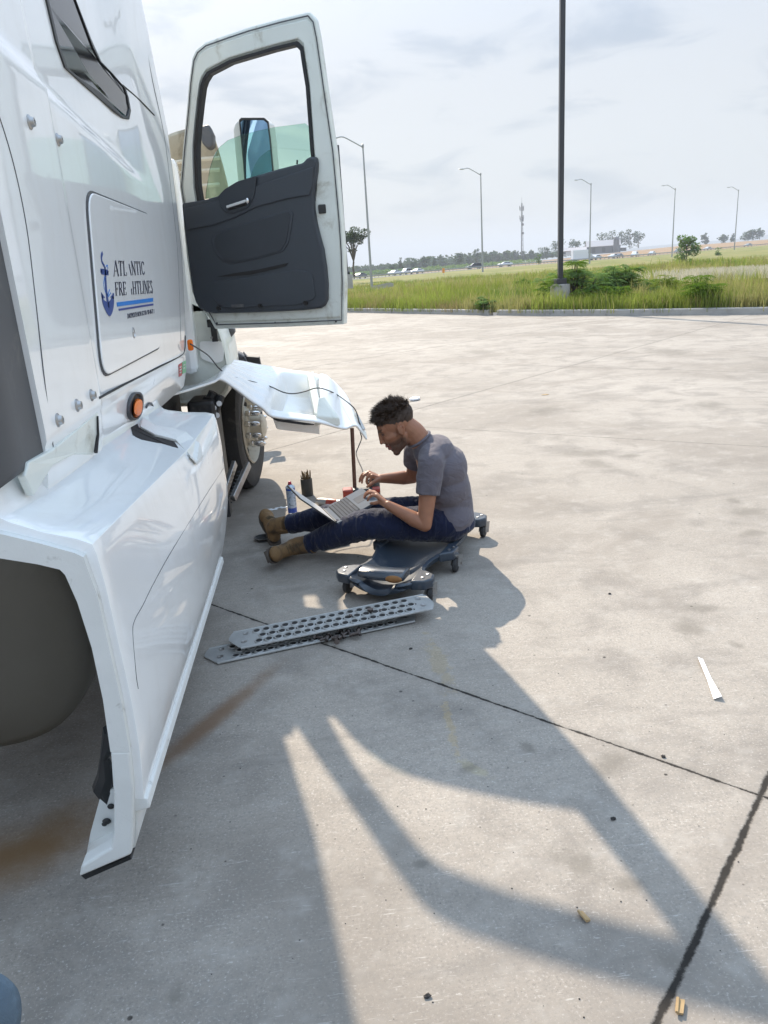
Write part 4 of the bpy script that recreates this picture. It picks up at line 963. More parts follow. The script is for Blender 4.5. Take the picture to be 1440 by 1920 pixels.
# groove (grab recess) in the shoulder and its light wall
bk = [(234, 806), (247, 799), (256, 812), (286, 830), (325, 840), (340, 859), (331, 852), (300, 843), (262, 836), (243, 826)]
bm = BM(); prism(bm, [on_fair(u, v, .001) for u, v in bk], (0, 0, -1), .003); mk('grab_recess', bm, M['hole'], fairing, smooth=False)
wl = [(247, 799), (258, 795), (263, 782), (270, 799), (290, 813), (319, 817), (347, 827), (359, 836), (364, 858), (353, 873), (340, 860), (326, 840), (286, 830), (256, 814)]
bm = BM(); prism(bm, [on_fair(u, v, .012) for u, v in wl if on_fair(u, v) is not None], (0, 0, -1), .012); mk('recess_wall', bm, M['white_flat'], fairing, smooth=False, bevel=.003)
# fuel tank
bm = BM(); cx, cz, hr = -1.07, .735, .375
def sup(r, a, k=.55): c_, s_ = math.cos(a), math.sin(a); q = (abs(c_)**(2/3.0)+0, abs(s_)**(2/3.0)); return Vector((cx+math.copysign(abs(c_)**k, c_)*r, 0, cz+math.copysign(abs(s_)**k, s_)*r))
rws = []
for r, y in ((.001, 1.93), (hr*.6, 1.932), (hr*.9, 1.945), (hr*.985, 1.97), (hr, 2.01), (hr, 3.35), (hr*.95, 3.4), (.001, 3.42)):
    rws.append([sup(r, a, .72)+Vector((0, y, 0)) for a in np.linspace(0, 2*math.pi, 48, endpoint=False)])
grid(bm, rws, close=True); mk('fuel_tank', bm, M['tank'], truck, ang=50)
bm = BM(); box(bm, (-1.85, 3.6, .75), (.3, 5.4, .3)); mk('frame_rail', bm, M['blackmet'], truck, smooth=False)
# chassis parts in the dark gap
bm = BM(); box(bm, (-1.25, 4.45, .70), (.7, 1.3, .56)); mk('battery_box', bm, M['blackmet'], truck, smooth=False, bevel=.02)
bm = BM(); q = at_y(412, 850, 4.95); box(bm, (q.x-.06, 4.95, .56), (.17, .30, .66)); mk('step_bracket', bm, M['blackmet'], truck, smooth=False, bevel=.02)
for pts, r, mt in ((((400, 735), (385, 770), (370, 800)), .03, 'blackmet'), (((414, 742), (404, 770), (395, 800)), .028, 'black'), (((388, 745), (372, 775)), .02, 'black')):
    bm = BM(); tube(bm, catmull([at_y(u, v, 4.9) for u, v in pts], 4), r, 10); mk('hose', bm, M[mt], truck)
for u, v in ((400, 765), (410, 757), (406, 779), (393, 781)): bm = BM(); q = at_y(u, v, 4.85); lathe(bm, q, (.3, -1, .2), [(0, -.02), (.018, -.02), (.018, .02), (0, .02)], 8); mk('hose_clamp', bm, M['steel'], truck)
# hanging step rails
for pts in (((440, 868), (418, 935), (420, 948)), ((466, 870), (437, 935), (432, 950))):
    a, b = at_y(pts[0][0], pts[0][1], 5.0), at_y(pts[1][0], pts[1][1], 4.75); d = b-a
    bm = BM(); box(bm, (a+b)/2, (.028, .05, d.length), d.to_track_quat('Z', 'Y').to_matrix()); mk('step_rail', bm, M['steel'], truck, smooth=False, bevel=.004)
bm = BM()
for k in range(9):
    a = at_y(446-k*2.6, 885+k*7, 4.97-.02*k); b = at_y(458-k*2.9, 886+k*7, 4.97-.02*k); tube(bm, [a, b], .006, 5)
mk('step_grip_bars', bm, M['blackmet'], truck)
bm = BM(); box(bm, at_y(424, 950, 4.78), (.06, .1, .12)); mk('rail_foot', bm, M['blackmet'], truck, smooth=False, bevel=.01)

# ------------------------------------------------------------------ front wheel
WC = Vector((-.635, 6.05, .48)); R0 = .49
wh = thing('tmp', '', '', tuple(WC)); wh.name = 'front_wheel'; del wh['label']; del wh['category']; wh.parent = truck; wh.location = WC-truck.location
wa = math.radians(8); WAX = Vector((math.cos(wa), -math.sin(wa), 0)); WTX = Vector((math.sin(wa), math.cos(wa), 0))
prof = [(.29, -.27), (.44, -.28), (.475, -.25), (.488, -.2), (.49, -.13), (.478, -.125), (.478, -.115), (.49, -.11), (.49, -.02), (.478, -.015), (.478, -.005), (.49, 0), (.488, .05), (.475, .085), (.43, .10), (.36, .095), (.29, .08)]
bm = BM(); lathe(bm, WC, WAX, prof, 56); mk('tyre', bm, M['tyre'], wh)
bm = BM(); lathe(bm, WC, WAX, [(.295, .09), (.285, .10), (.275, .06), (.25, -.02), (.21, -.01), (.16, .05), (.15, .09), (.10, .10), (.09, .19), (.06, .205), (0, .21)], 48); rim = mk('rim', bm, M['rim'], wh)
for k in range(10):
    a = k*2*math.pi/10; q = WC+WAX*.012+WTX*math.cos(a)*.232+Vector((0, 0, math.sin(a)*.232)); bm = BM(); lathe(bm, q-WAX*.03, WAX, [(0, 0), (.03, 0), (.03, .042), (0, .042)], 16); mk('hand_hole', bm, M['hole'], wh)
    a += math.pi/10; q = WC+WAX*.08+WTX*math.cos(a)*.145+Vector((0, 0, math.sin(a)*.145)); bm = BM(); lathe(bm, q, WAX, [(.024, 0), (.024, .03), (.02, .034), (.021, .075), (.013, .105), (0, .118)], 14); mk('lug_nut_cover', bm, M['chrome'], wh)

# ------------------------------------------------------------------ cab cowl, hinges, hood
bm = BM(); rws = []
ypl = 5.42
sil = [(300, 540), (384, 575), (404, 612), (414, 620), (424, 650), (431, 685), (434, 710), (430, 735), (416, 754), (396, 762), (300, 768)]
base_ = [at_y(u, v, ypl) for u, v in sil]
for k, (dy, sc_) in enumerate(((.02, .90), (.0, .93), (.01, .97), (.05, .995), (.12, 1.0), (.45, 1.0), (.9, .93))):
    c_ = Vector((-.9, ypl, 1.3)); rws.append([Vector((c_.x+(q.x-c_.x)*sc_, ypl+dy, c_.z+(q.z-c_.z)*sc_)) for q in base_])
V = grid(bm, rws); bm.faces.new(V[0]); mk('cab_cowl', bm, M['white_in'], truck, ang=40)
q0 = [at_y(u, v, ypl-.004) for u, v in ((374, 640), (416, 640), (420, 662), (418, 678), (400, 682), (376, 672))]
bm = BM(); prism(bm, roundpoly(q0, .02), (0, 1, 0), .012); mk('cowl_plate', bm, M['white'], truck, smooth=False, bevel=.003)
bm = BM(); q = at_y(402, 622, ypl-.05); box(bm, q, (.04, .05, .13)); h_ = mk('door_hinge', bm, M['black'], truck, smooth=False, bevel=.004)
bm = BM(); q = at_y(396, 606, ypl-.06); box(bm, q, (.05, .06, .05)); mk('hinge_arm', bm, M['black'], h_, smooth=False, bevel=.004)
bm = BM(); q = at_y(397, 633, ypl-.08); tube(bm, [q-Vector((0, .02, 0)), q+Vector((0, .0, 0))], .008, 8); mk('hinge_pin', bm, M['steel'], h_)
bm = BM(); prism(bm, [at_y(u, v, 5.9) for u, v in ((405, 612), (436, 612), (442, 622), (430, 636), (437, 700), (425, 700))], (0, 1, 0), .1); mk('fender_edge', bm, M['greyrub'], truck, smooth=False, bevel=.02)
bm = BM(); prism(bm, [at_y(u, v, 7.9) for u, v in ((420, 660), (445, 660), (458, 668), (466, 682), (488, 690), (480, 700), (430, 700))], (0, 1, 0), .2); mk('bumper_end', bm, M['greyrub'], truck, smooth=False, bevel=.03)
bm = BM(); prism(bm, [at_y(u, v, 7.8) for u, v in ((455, 660), (462, 668), (486, 670), (490, 690), (470, 690))], (0, 1, 0), .1); mk('tow_step', bm, M['black'], truck, smooth=False, bevel=.02)
# tilted hood seen past the door
yh = 7.0; bm = BM()
hx = [[(300, 252), (330, 243), (355, 237), (378, 231), (392, 234), (402, 246)], [(300, 300), (330, 292), (356, 285), (384, 276), (404, 279), (416, 292)], [(300, 335), (330, 330), (356, 324), (390, 318), (414, 322), (428, 334)], [(300, 362), (330, 362), (358, 372), (394, 371), (422, 374), (438, 380)], [(318, 385), (336, 385), (358, 390), (400, 400), (430, 404), (446, 410)]]
grid(bm, [[at_y(u, v, yh+.25*math.sin(j*.62)+(i*.07)) for j, (u, v) in enumerate(r)] for i, r in enumerate(hx)]); mk('hood', bm, M['beige'], truck, solid=.03, sub=1)
bm = BM(); prism(bm, [at_y(u, v, yh-.1) for u, v in ((376, 236), (392, 232), (400, 250), (400, 272), (390, 278), (378, 268))], (0, 1, 0), .18); mk('hood_bracket', bm, M['greyrub'], truck, smooth=False, bevel=.02)
bm = BM()
for v0 in (300, 322, 350): 
    tube(bm, [at_y(320, v0+6, yh-.02), at_y(365, v0, yh-.05), at_y(412, v0-4, yh-.03)], .018, 6)
mk('hood_ribs', bm, M['beige'], truck)

# ------------------------------------------------------------------ door
D0, D1 = Vector((-.7, 5.2, 0)), Vector((.187, 4.8, 0)); dd = (D1-D0).normalized(); DN = Vector((dd.y, -dd.x, 0))   # towards the viewer
if DN.y > 0: DN = -DN
def dp(u, v, off=0.): return at_plane(u, v, D0+DN*off, DN)
door = thing('driver_door', '', '', tuple(dp(370, 600))); del door['label']; del door['category']; door.parent = truck; door.location = dp(370, 600)-truck.location
outl = [(580, 21), (590, 33), (596, 62), (603, 110), (610, 160), (619, 222), (628, 283), (634, 350), (640, 417), (644, 475), (646, 533), (645, 608), (533, 613), (403, 617), (392, 597), (377, 577), (360, 547), (350, 483), (345, 430), (341, 383), (336, 350), (342, 280), (350, 200), (354, 150), (360, 107), (367, 92), (383, 79), (425, 64), (467, 50), (525, 34)]
open_ = [(556, 78), (566, 88), (569, 110), (573, 135), (577, 160), (580, 200), (583, 240), (586, 283), (588, 300), (590, 330), (590, 350), (588, 372), (480, 375), (400, 380), (385, 385), (376, 385), (371, 383), (369, 370), (366, 350), (365, 325), (364, 295), (364, 275), (367, 235), (372, 190), (376, 160), (380, 148), (388, 135), (430, 113), (467, 102), (515, 88)]
bm = BM(); ring(bm, [dp(*q, -.0) for q in outl], [dp(*q, -.0) for q in open_], -DN, .06); mk('door_frame', bm, M['white_in'], door, smooth=False, bevel=.012, bseg=3)
def inset(px, k, cen=(480, 330)): return [(u+(cen[0]-u)*k, v+(cen[1]-v)*k) for u, v in px]
bm = BM(); ring(bm, [dp(*q, .012) for q in inset(outl, .045, (490, 330))], [dp(*q, .012) for q in inset(open_, -.03, (475, 260))], -DN, .03); mk('inner_frame_lip', bm, M['white_in'], door, smooth=False, bevel=.008, bseg=3)
lw = [(403, 617), (533, 613), (645, 608), (646, 533), (640, 417), (634, 352), (591, 352), (400, 381), (366, 385), (341, 384), (345, 430), (350, 483), (360, 547), (377, 577), (392, 597)]
bm = BM(); prism(bm, [dp(*q, .001) for q in lw], -DN, .055); mk('door_lower_panel', bm, M['white_in'], door, smooth=False, bevel=.006)
# window gasket
gin = inset(open_, .045, (478, 230)); 
bm = BM(); ring(bm, [dp(*q, .016) for q in inset(open_, -.01, (478, 230))], [dp(*q, .016) for q in gin], -DN, .05); mk('window_gasket', bm, M['gasket'], door, smooth=False, bevel=.003)
# door seal line
bm = BM(); sl_ = [dp(*q, .014) for q in inset(outl, .028, (490, 330))]; tube(bm, sl_+[sl_[0]], .004, 5); mk('door_seal', bm, M['greyrub'], door)
# trim panel
tp_ = [(340, 381), (372, 376), (407, 368), (414, 360), (425, 352), (441, 343), (460, 335), (480, 329), (520, 317), (567, 305), (574, 297), (580, 294), (592, 293), (594, 305), (593.5, 320), (590, 343), (587, 367), (588, 392), (592, 417), (598, 442), (605, 467), (610, 500), (613, 533), (612.5, 562), (608, 573), (600, 578), (567, 582), (480, 586), (400, 588), (386, 585), (373, 579), (366, 567), (361, 551), (355, 510), (350, 467), (344, 425)]
bm = BM(); prism(bm, [dp(*q, .045) for q in tp_], -DN, .045); trim = mk('trim_panel', bm, M['trim'], door, smooth=True, bevel=.014, bseg=4, ang=40)
def onp(px, off, th, name, mat, parent=door, bv=.003, r=0, smooth=False):
    pts = [dp(*q, off) for q in px]
    if r: pts = roundpoly(pts, r, 4)
    bm = BM(); prism(bm, pts, -DN, th); return mk(name, bm, M[mat], parent, smooth=smooth, bevel=bv)
# raised shoulder moulding & lower bulge
onp([(342, 392), (410, 376), (470, 352), (570, 318), (588, 312), (586, 345), (580, 366), (540, 372), (480, 388), (440, 408), (400, 422), (350, 432)], .056, .012, 'upper_moulding', 'trim', bv=.006)
pk = [(395, 452), (402, 438), (470, 415), (545, 393), (549.5, 400), (545, 432), (541, 455), (530, 472), (480, 486), (433, 495), (418, 491), (404, 475)]
onp(pk, .052, .010, 'pocket_rim', 'trim', r=.02, bv=.004); onp(inset(pk, .07, (472, 445)), .056, .006, 'pocket_panel', 'trim2', r=.02, bv=.002)
hb_ = [(408, 370), (420, 355), (445, 340), (481, 329), (477, 365), (470, 382), (463, 390), (435, 401), (420, 397), (411, 384)]
onp(hb_, .062, .010, 'handle_bezel', 'trim2', r=.012, bv=.003)
bm = BM(); hpts = [dp(u, v, .085) for u, v in ((426, 388), (434, 385.5), (448, 381), (463, 376))]; tube(bm, catmull(hpts, 3), [.010]*10, 8); ell(bm, dp(464, 376.5, .085), (.012, .012, .018), seg=10); mk('door_handle', bm, M['chrome'], door)
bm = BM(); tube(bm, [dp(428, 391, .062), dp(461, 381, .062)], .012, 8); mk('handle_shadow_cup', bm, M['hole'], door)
onp([(406, 519), (440, 512), (480, 506), (540, 493), (535, 499), (500, 508), (470, 515), (430, 518)], .050, .006, 'grip_slot', 'hole', bv=0)
onp([(398, 528), (470, 520), (560, 505), (585, 512), (592, 560), (560, 572), (420, 578), (395, 560)], .052, .010, 'lower_bulge', 'trim', r=.03, bv=.006)
for u, v in ((410, 578), (488, 573), (573, 568)): bm = BM(); lathe(bm, dp(u, v, .055), DN, [(0, -.01), (.013, -.01), (.013, .008), (.009, .004), (0, .003)], 14); mk('trim_fastener', bm, M['hole'], door)
bm = BM(); prism(bm, [dp(*q, .063) for q in ((433, 571), (457, 570), (457, 576), (434, 577))], -DN, .002); mk('trim_sticker', bm, M['greyrub'], door, smooth=False)
bm = BM(); tube(bm, [dp(557, 308, .03), dp(557.5, 300, .03)], .005, 8); mk('lock_knob', bm, M['black'], door)
bm = BM(); box(bm, dp(604, 392, .012), (.045, .03, .05)); la = mk('door_latch', bm, M['black'], door, smooth=False, bevel=.006)
bm = BM()
for u, v in ((613, 387), (613, 402), (619, 398), (612, 394)): lathe(bm, dp(u, v, .004), DN, [(0, -.004), (.008, -.004), (.008, .006), (0, .006)], 10)
mk('latch_bolts', bm, M['blackmet'], door)
bm = BM()
for u, v in ((563, 44), (578, 68), (407, 606), (516, 605), (630, 603)): lathe(bm, dp(u, v, .002), DN, [(0, 0), (.006, 0), (.006, .003), (0, .003)], 8)
mk('drain_plugs', bm, M['black'], door)
# half lowered pane
gl = [(384, 400), (386, 360), (393, 317), (400, 295), (410, 277), (427, 263), (453, 253), (485, 245), (517, 238), (572, 231), (583, 240), (590, 330), (588, 372)]
bm = BM(); prism(bm, [dp(*q, -.030) for q in gl], -DN, .005); mk('window_glass', bm, M['glass'], door, smooth=False)
# mirror on the outside of the door
mo = [(436, 242), (440, 230), (450, 221), (475, 220), (494, 222), (503, 231), (507, 262), (512, 317), (513, 350), (500, 360), (462, 362), (446, 352)]
offm = -.30
mbm = BM(); prism(mbm, roundpoly([dp(*q, offm) for q in mo], .01), -DN, .10); mir = mk('mirror_head', mbm, M['white_flat'], door, smooth=True, bevel=.02, bseg=3, ang=50)
mf = [(450, 229), (454, 225), (494, 225), (501, 231), (505, 262), (510, 316), (510, 345), (461, 352), (457, 300)]
mbm = BM(); prism(mbm, roundpoly([dp(*q, offm+.004) for q in mf], .015), -DN, .003); mk('mirror_glass', mbm, M['mirror'], door, smooth=False)
mbm = BM(); ring(mbm, [dp(*q, offm+.008) for q in inset(mf, -.07, (482, 285))], [dp(*q, offm+.008) for q in mf], -DN, .012); mk('mirror_bezel', mbm, M['black'], door, smooth=False)
a = dp(475, 340, offm-.05); mbm = BM(); tube(mbm, [a, a+Vector((0, 0, -.35)), dp(475, 420, -.07)], .02, 8); mk('mirror_arm', mbm, M['black'], door)

# ------------------------------------------------------------------ removed body panel propped on a rod
pnl = thing('fairing_panel', 'long white body panel propped out from the truck on a rusty rod', 'body panel', tuple(at_y(500, 740, 5.2)))
near = [(318, 744, 4.45), (360, 732, 4.62), (400, 719, 4.80), (414, 714, 4.86), (440, 731, 4.92), (470, 754, 5.0), (490, 767, 5.04), (503, 780, 5.08), (520, 785, 5.12), (560, 790, 5.2), (600, 795, 5.28), (630, 803, 5.35), (648, 806, 5.39), (664, 800, 5.42), (672, 806, 5.44), (686, 825, 5.46)]
farr = [(352, 726, 5.3), (385, 722, 5.4), (415, 700, 5.5), (430, 680, 5.72), (450, 680, 5.78), (480, 686, 5.84), (505, 690, 5.86), (530, 694, 5.9), (550, 697, 5.92), (575, 700, 5.95), (600, 706, 5.95), (618, 712, 5.92), (632, 724, 5.88), (648, 744, 5.8), (660, 768, 5.7), (684, 812, 5.56)]
N_ = [at_y(*q) for q in near]; Fp = [at_y(*q) for q in farr]
rws = []
for j in range(41):
    f = j/40; row = []
    for i, (a, b) in enumerate(zip(N_, Fp)):
        q = a.lerp(b, f); s_ = i/15
        q.z += .012*math.sin(f*math.pi)*(1 if i < 12 else .3)
        pass
        if 3 < i < 7: q.z += .004*math.sin(f*40)
        row.append(q)
    rws.append(row)
fine = [catmull(r, 8) for r in rws]
# step well: push a rectangular basin down
for r in range(41):
    for k in range(len(fine[0])):
        q = fine[r][k]; s_ = k/(len(fine[0])-1)*15; f = r/40
        wv = sstep(6.7, 7.5, s_)*sstep(10.02, 9.9, s_)*sstep(.10, .17, f)*sstep(.93, .80, f); q.z -= .15*wv
        if s_ > 10.0: q.z += .05*sstep(10.0, 10.15, s_)*sstep(11.8, 10.5, s_)*sstep(.1, .2, f)*sstep(.97, .88, f)
bm = BM(); grid(bm, fine); mk('panel_skin', bm, M['white'], pnl, solid=.014, soff=-1, ang=40)
bm = BM(); 
st = [at_y(u, v, y) for u, v, y in ((575, 700, 5.78), (588, 696, 5.80), (604, 772, 5.36), (590, 776, 5.34))]
up_ = Vector((0, 0, .0)); lowp = [q-Vector((0, 0, .09)) for q in st]
va = [bm.verts.new(q) for q in st]; vb = [bm.verts.new(q) for q in lowp]; bm.faces.new(va); bm.faces.new(vb[::-1])
for i in range(4): bm.faces.new([va[i], vb[i], vb[(i+1) % 4], va[(i+1) % 4]])
mk('step_riser', bm, M['white_in'], pnl, smooth=False, bevel=.006)
bm = BM(); wd_ = [at_y(u, v, y) for u, v, y in ((597, 745, 5.45), (608, 742, 5.5), (638, 784, 5.36), (592, 780, 5.3))]; tp2 = [q+Vector((0, 0, -.06)) for q in wd_]
va = [bm.verts.new(q) for q in wd_]; vb = [bm.verts.new(q) for q in tp2]; bm.faces.new(va); bm.faces.new(vb[::-1])
for i in range(4): bm.faces.new([va[i], vb[i], vb[(i+1) % 4], va[(i+1) % 4]])
mk('riser_wedge', bm, M['white_in'], pnl, smooth=False, bevel=.01)
bm = BM(); prism(bm, [at_y(u, v, 5.15) for u, v in ((508, 783), (590, 795), (588, 797), (570, 797), (520, 790))], (0, 1, 0), .3); mk('underside_pad', bm, M['black'], pnl, smooth=False)
bm = BM(); tube(bm, [at_y(668, 775, 5.58), at_y(682, 806, 5.50)], [.008, .014], 8); mk('clip', bm, M['steel'], pnl)
rod_top = at_y(660, 803, 5.44); rod_bot = at_z(666, 931)
bm = BM(); tube(bm, [rod_bot, rod_top], .0145, 14); o = mk('prop_rod', bm, M['rust'], loc=tuple(rod_bot)); tag(o, 'rusty brown steel rod holding up the white panel tip', 'rod')
# cable
cb = [(357, 645, 4.45), (372, 654, 4.6), (392, 668, 4.9), (410, 690, 5.1), (425, 701, 5.2), (445, 709, 5.25), (475, 716, 5.3), (505, 724, 5.32), (530, 735, 5.34), (550, 738, 5.36), (572, 734, 5.4), (590, 728, 5.43), (606, 729, 5.45), (630, 739, 5.5), (655, 757, 5.52), (667, 770, 5.52), (673, 790, 5.52), (676, 812, 5.5), (678, 822, 5.5), (672, 838, 5.35), (668, 850, 5.2), (672, 864, 5.0), (679, 880, 4.8), (680, 893, 4.6)]
cpt = []
for q in cb:
    h = on_fair(q[0], q[1], .018, G=fine, base=0) if 412 < q[0] < 676 and q[1] < 800 else None
    yy_ = (h.y-.03) if h and not 508 < q[0] < 612 else (5.25+(q[0]-505)*.0016 if 508 < q[0] < 612 else q[2])
    cpt.append(at_y(q[0], q[1], yy_))
bm = BM(); pts = catmull(cpt, 6); tube(bm, pts, .0042, 7); o = mk('cable', bm, M['cable'], loc=tuple(pts[0])); tag(o, 'thin black cable running from the truck over the white panel to the laptop', 'cable')
# ================================================================== mechanic's creeper
CO = Vector((.262, 3.585, 0)); CA = Vector((.47, .883, 0)).normalized(); CR_ = Vector((.883, -.47, 0)).normalized()
def cl_(s_, w_, z=0.): return CO+CA*s_+CR_*w_+Vector((0, 0, z))
creeper = thing('creeper', 'dark blue grey plastic mechanic creeper on small casters under the seated man', 'creeper', tuple(cl_(.5, 0)))
M['creeper'] = simple('creeper_plastic', (.030, .043, .062), .36, coat=.15, var=.15, scale=6, dirt=(.12, .12, .125), dirts=7, dlo=.55, dhi=.85, bump=.05, bscale=90)
hw = [(-.10, .10), (-.085, .16), (-.04, .185), (.02, .20), (.08, .185), (.14, .165), (.22, .165), (.30, .18), (.38, .205), (.48, .22), (.60, .225), (.72, .225), (.82, .20), (.90, .185), (.97, .18), (1.02, .165)]
bm = BM(); rws = []
for s_, h_ in hw:
    dip = .028*sstep(-.05, .2, s_)
    rws.append([cl_(s_, f*h_, .058+dip*0+.055*abs(f)**2.2-(.012 if abs(f) > .97 else 0)) for f in (-1, -.93, -.8, -.6, -.3, 0, .3, .6, .8, .93, 1)])
fineR = list(zip(*[catmull(c_, 3) for c_ in zip(*rws)]))
grid(bm, fineR); mk('deck', bm, M['creeper'], creeper, solid=.032, soff=0, bevel=.006, ang=50)
CAST = []
for (s_, w_, nm) in ((-.01, -.225, 1), (.0, .225, 1), (.40, .235, 0), (.45, -.225, 0), (.97, .235, 1), (.97, -.225, 1)):
    CAST.append((s_, w_)); sg = 1 if w_ > 0 else -1
    if nm:
        pl_ = [cl_(s_-.075, w_-sg*.06, .10), cl_(s_-.06, w_+sg*.01, .10), cl_(s_-.02, w_+sg*.04, .10), cl_(s_+.04, w_+sg*.03, .10), cl_(s_+.075, w_-sg*.02, .10), cl_(s_+.085, w_-sg*.07, .10)]
    else: pl_ = [cl_(s_-.09, w_-sg*.05, .10), cl_(s_-.04, w_+sg*.02, .10), cl_(s_+.05, w_+sg*.02, .10), cl_(s_+.10, w_-sg*.05, .10)]
    bm = BM(); prism(bm, [q-Vector((0, 0, .022)) for q in pl_], (0, 0, 1), .052); arm = mk('caster_arm', bm, M['creeper'], creeper, smooth=True, bevel=.009, bseg=3, ang=60)
    bm = BM()
    for q in ((-.02, -.012), (.025, .0)): lathe(bm, cl_(s_+q[0], w_+sg*q[1], .130), (0, 0, 1), [(0, 0), (.008, 0), (.008, .004), (.004, .005), (0, .002)], 10)
    mk('bolts', bm, M['steel'], arm)
    c_ = cl_(s_, w_, .041)+Vector((.012, -.012, 0)); ax = (CR_*.8+CA*random.uniform(-.6, .6)).normalized()
    bm = BM(); lathe(bm, c_-ax*.014, ax, [(0, 0), (.030, 0), (.038, .004), (.041, .014), (.038, .024), (.030, .028), (0, .028)], 24); wl_ = mk('caster_wheel', bm, M['tyre'], creeper)
    bm = BM(); 
    for sgx in (-1, 1): prism(bm, [c_+ax*.019*sgx+Vector((0, 0, .062)), c_+ax*.019*sgx+Vector((.02, 0, .062)), c_+ax*.019*sgx+Vector((.012, 0, -.008)), c_+ax*.019*sgx+Vector((-.008, 0, -.008))], ax, .003*sgx)
    box(bm, c_+Vector((.005, 0, .06)), (.035, .035, .008)); mk('caster_fork', bm, M['steel'], creeper, smooth=False)
bm = BM(); lathe(bm, cl_(.40, .02, .066)+Vector((0, 0, 0)), (0, 0, 1), [(.05, 0), (.065, .003), (.06, .006), (.045, .004)], 24); mk('tray_ring', bm, M['chrome'], creeper)
# head rest
bm = BM(); pts = []
for k in range(9):
    f = k/8*2-1; y_ = -.035+.02*f*f; pts.append((f*.125, y_))
rws = []
for f, y_ in pts:
    rws.append([cl_(y_+a, f, z) for a, z in ((-.045, .115), (-.055, .128), (-.05, .148), (-.02, .158), (.035, .160), (.055, .152), (.06, .135), (.05, .112))])
V = grid(bm, rws, close=True); bm.faces.new(V[0]); bm.faces.new(V[-1]); M['pad'] = simple('head_rest_vinyl', (.03, .042, .058), .25, coat=.4, var=.15, scale=12); pad_ = mk('head_rest', bm, M['pad'], creeper, bevel=.008, ang=40)
M['worn'] = simple('worn_foam', (.22, .10, .03), .8, var=.5, scale=30)
bm = BM(); ell(bm, cl_(-.080, .080, .132), (.045, .016, .019), Matrix.Rotation(-.43, 3, 'Z'), seg=16); mk('worn_patch', bm, M['worn'], creeper)

# ================================================================== perforated step plates
XA = Vector((1, .0, 0))
def step_plate(name, label, a, b, wdir, L, Wd, z, tilt, nh, cols):
    a = Vector(a); b = Vector(b); d = (b-a).normalized(); n = Vector((-d.y, d.x, 0)).normalized(); upv = d.cross(n).normalized(); n2 = (n+upv*tilt).normalized(); nz = d.cross(n2).normalized()
    if nz.z < 0: nz = -nz
    o = thing(name, label, 'step plate', tuple(a), 'perforated step plates on the ground')
    L = (b-a).length
    def P(x, y, h=0): return a+d*x+n2*y+nz*h
    bm = BM(); prism(bm, roundpoly([P(-.0, 0), P(L, 0), P(L+.025, Wd*.35), P(L+.01, Wd), P(-.025, Wd), P(-.05, Wd*.6)], .02), nz, .004); mk('plate', bm, M['alu'], o, smooth=False)
    bm = BM(); pts = [P(.0, .0, .004), P(L, .0, .004)]; tube(bm, pts, .006, 8); tube(bm, [P(-.02, Wd, .002), P(L, Wd, .002)], .006, 8); mk('folded_edge', bm, M['alu'], o)
    bmH = BM(); bmR = BM(); rows_ = 3
    for c_ in range(nh):
        for r in range(rows_):
            x = .085+(L-.17)*(c_+(.5 if r % 2 else 0))/(nh-.5); y = Wd*(.2+.3*r)
            lathe(bmR, P(x, y, .004), nz, [(.0215, 0), (.018, .0045), (.015, .005), (.015, .001)], 14)
            lathe(bmH, P(x, y, .0048), nz, [(0, 0), (.0155, 0), (.0155, .001), (0, .001)], 12)
            if r < 2:
                lathe(bmH, P(x+(L-.17)/(nh-.5)*.5, y, .0043), nz, [(0, 0), (.0055, 0), (.0055, .0012), (0, .0012)], 8)
    mk('hole_rims', bmR, M['alu'], o); mk('grip_holes', bmH, M['hole'], o, smooth=False)
    for x, y in ((.02, .35), (.035, .8), (L-.03, .35), (L-.035, .8)):
        bm = BM(); lathe(bm, P(x, Wd*y, .004), nz, [(.014, 0), (.014, .002), (.009, .0022), (.006, .001), (0, .001)], 14); mk('corner_rivet', bm, M['steel'], o)
    return P
Pl = step_plate('step_plate', 'perforated aluminium step plate lying flat under the other one', at_z(408, 1245, .004), at_z(778, 1166, .006), 0, 1, .155, 0, 0, 15, 0)
Pu = step_plate('step_plate', 'perforated aluminium step plate lying on top of the other one', at_z(452, 1217, .035), at_z(812, 1143, .06), 0, 1, .150, 0, .08, 17, 0)
M['boltm'] = simple('oily_bolts', (.09, .075, .07), .35, .8, var=.4, scale=50)
def bolt(p_, d, L=.035, r=.007, label='', grp='loose bolts on the step plates'):
    d = Vector(d).normalized(); bm = BM(); lathe(bm, p_, d, [(0, 0), (r, 0), (r, L)], 10); lathe(bm, Vector(p_)+d*L, d, [(r, 0), (r*2, 0), (r*2, r*1.2), (0, r*1.2)], 6)
    o = mk('bolt', bm, M['boltm'], loc=tuple(p_), smooth=False); tag(o, label, 'bolt', grp); return o
bolt(at_z(695, 1155, .045), (0, 0, 1), .028, .008, 'stubby bolt standing on its end near the middle of the upper step plate')
bolt(at_z(657, 1163, .045), (.1, 0, 1), .022, .005, 'thin bolt standing left of the stubby one on the upper step plate')
bolt(at_z(705, 1150, .055), (1, .3, .1), .02, .007, 'bolt lying beside the stubby one on the upper step plate')
for u, v, d in ((600, 1200, (1, .2, .1)), (612, 1201, (.3, 1, .2)), (622, 1196, (1, -.3, 0)), (634, 1197, (1, .6, .2)), (645, 1190, (-.4, 1, .1)), (655, 1191, (1, 0, .2)), (668, 1187, (.5, .8, .2)), (606, 1195, (-1, .2, .1)), (628, 1201, (.2, -1, .3)), (640, 1194, (1, 1, .2))):
    bolt(at_z(u, v, .022), d, random.uniform(.02, .045), random.uniform(.006, .009), 'dark oily bolt in the pile on the lower step plate', 'pile of dark bolts')

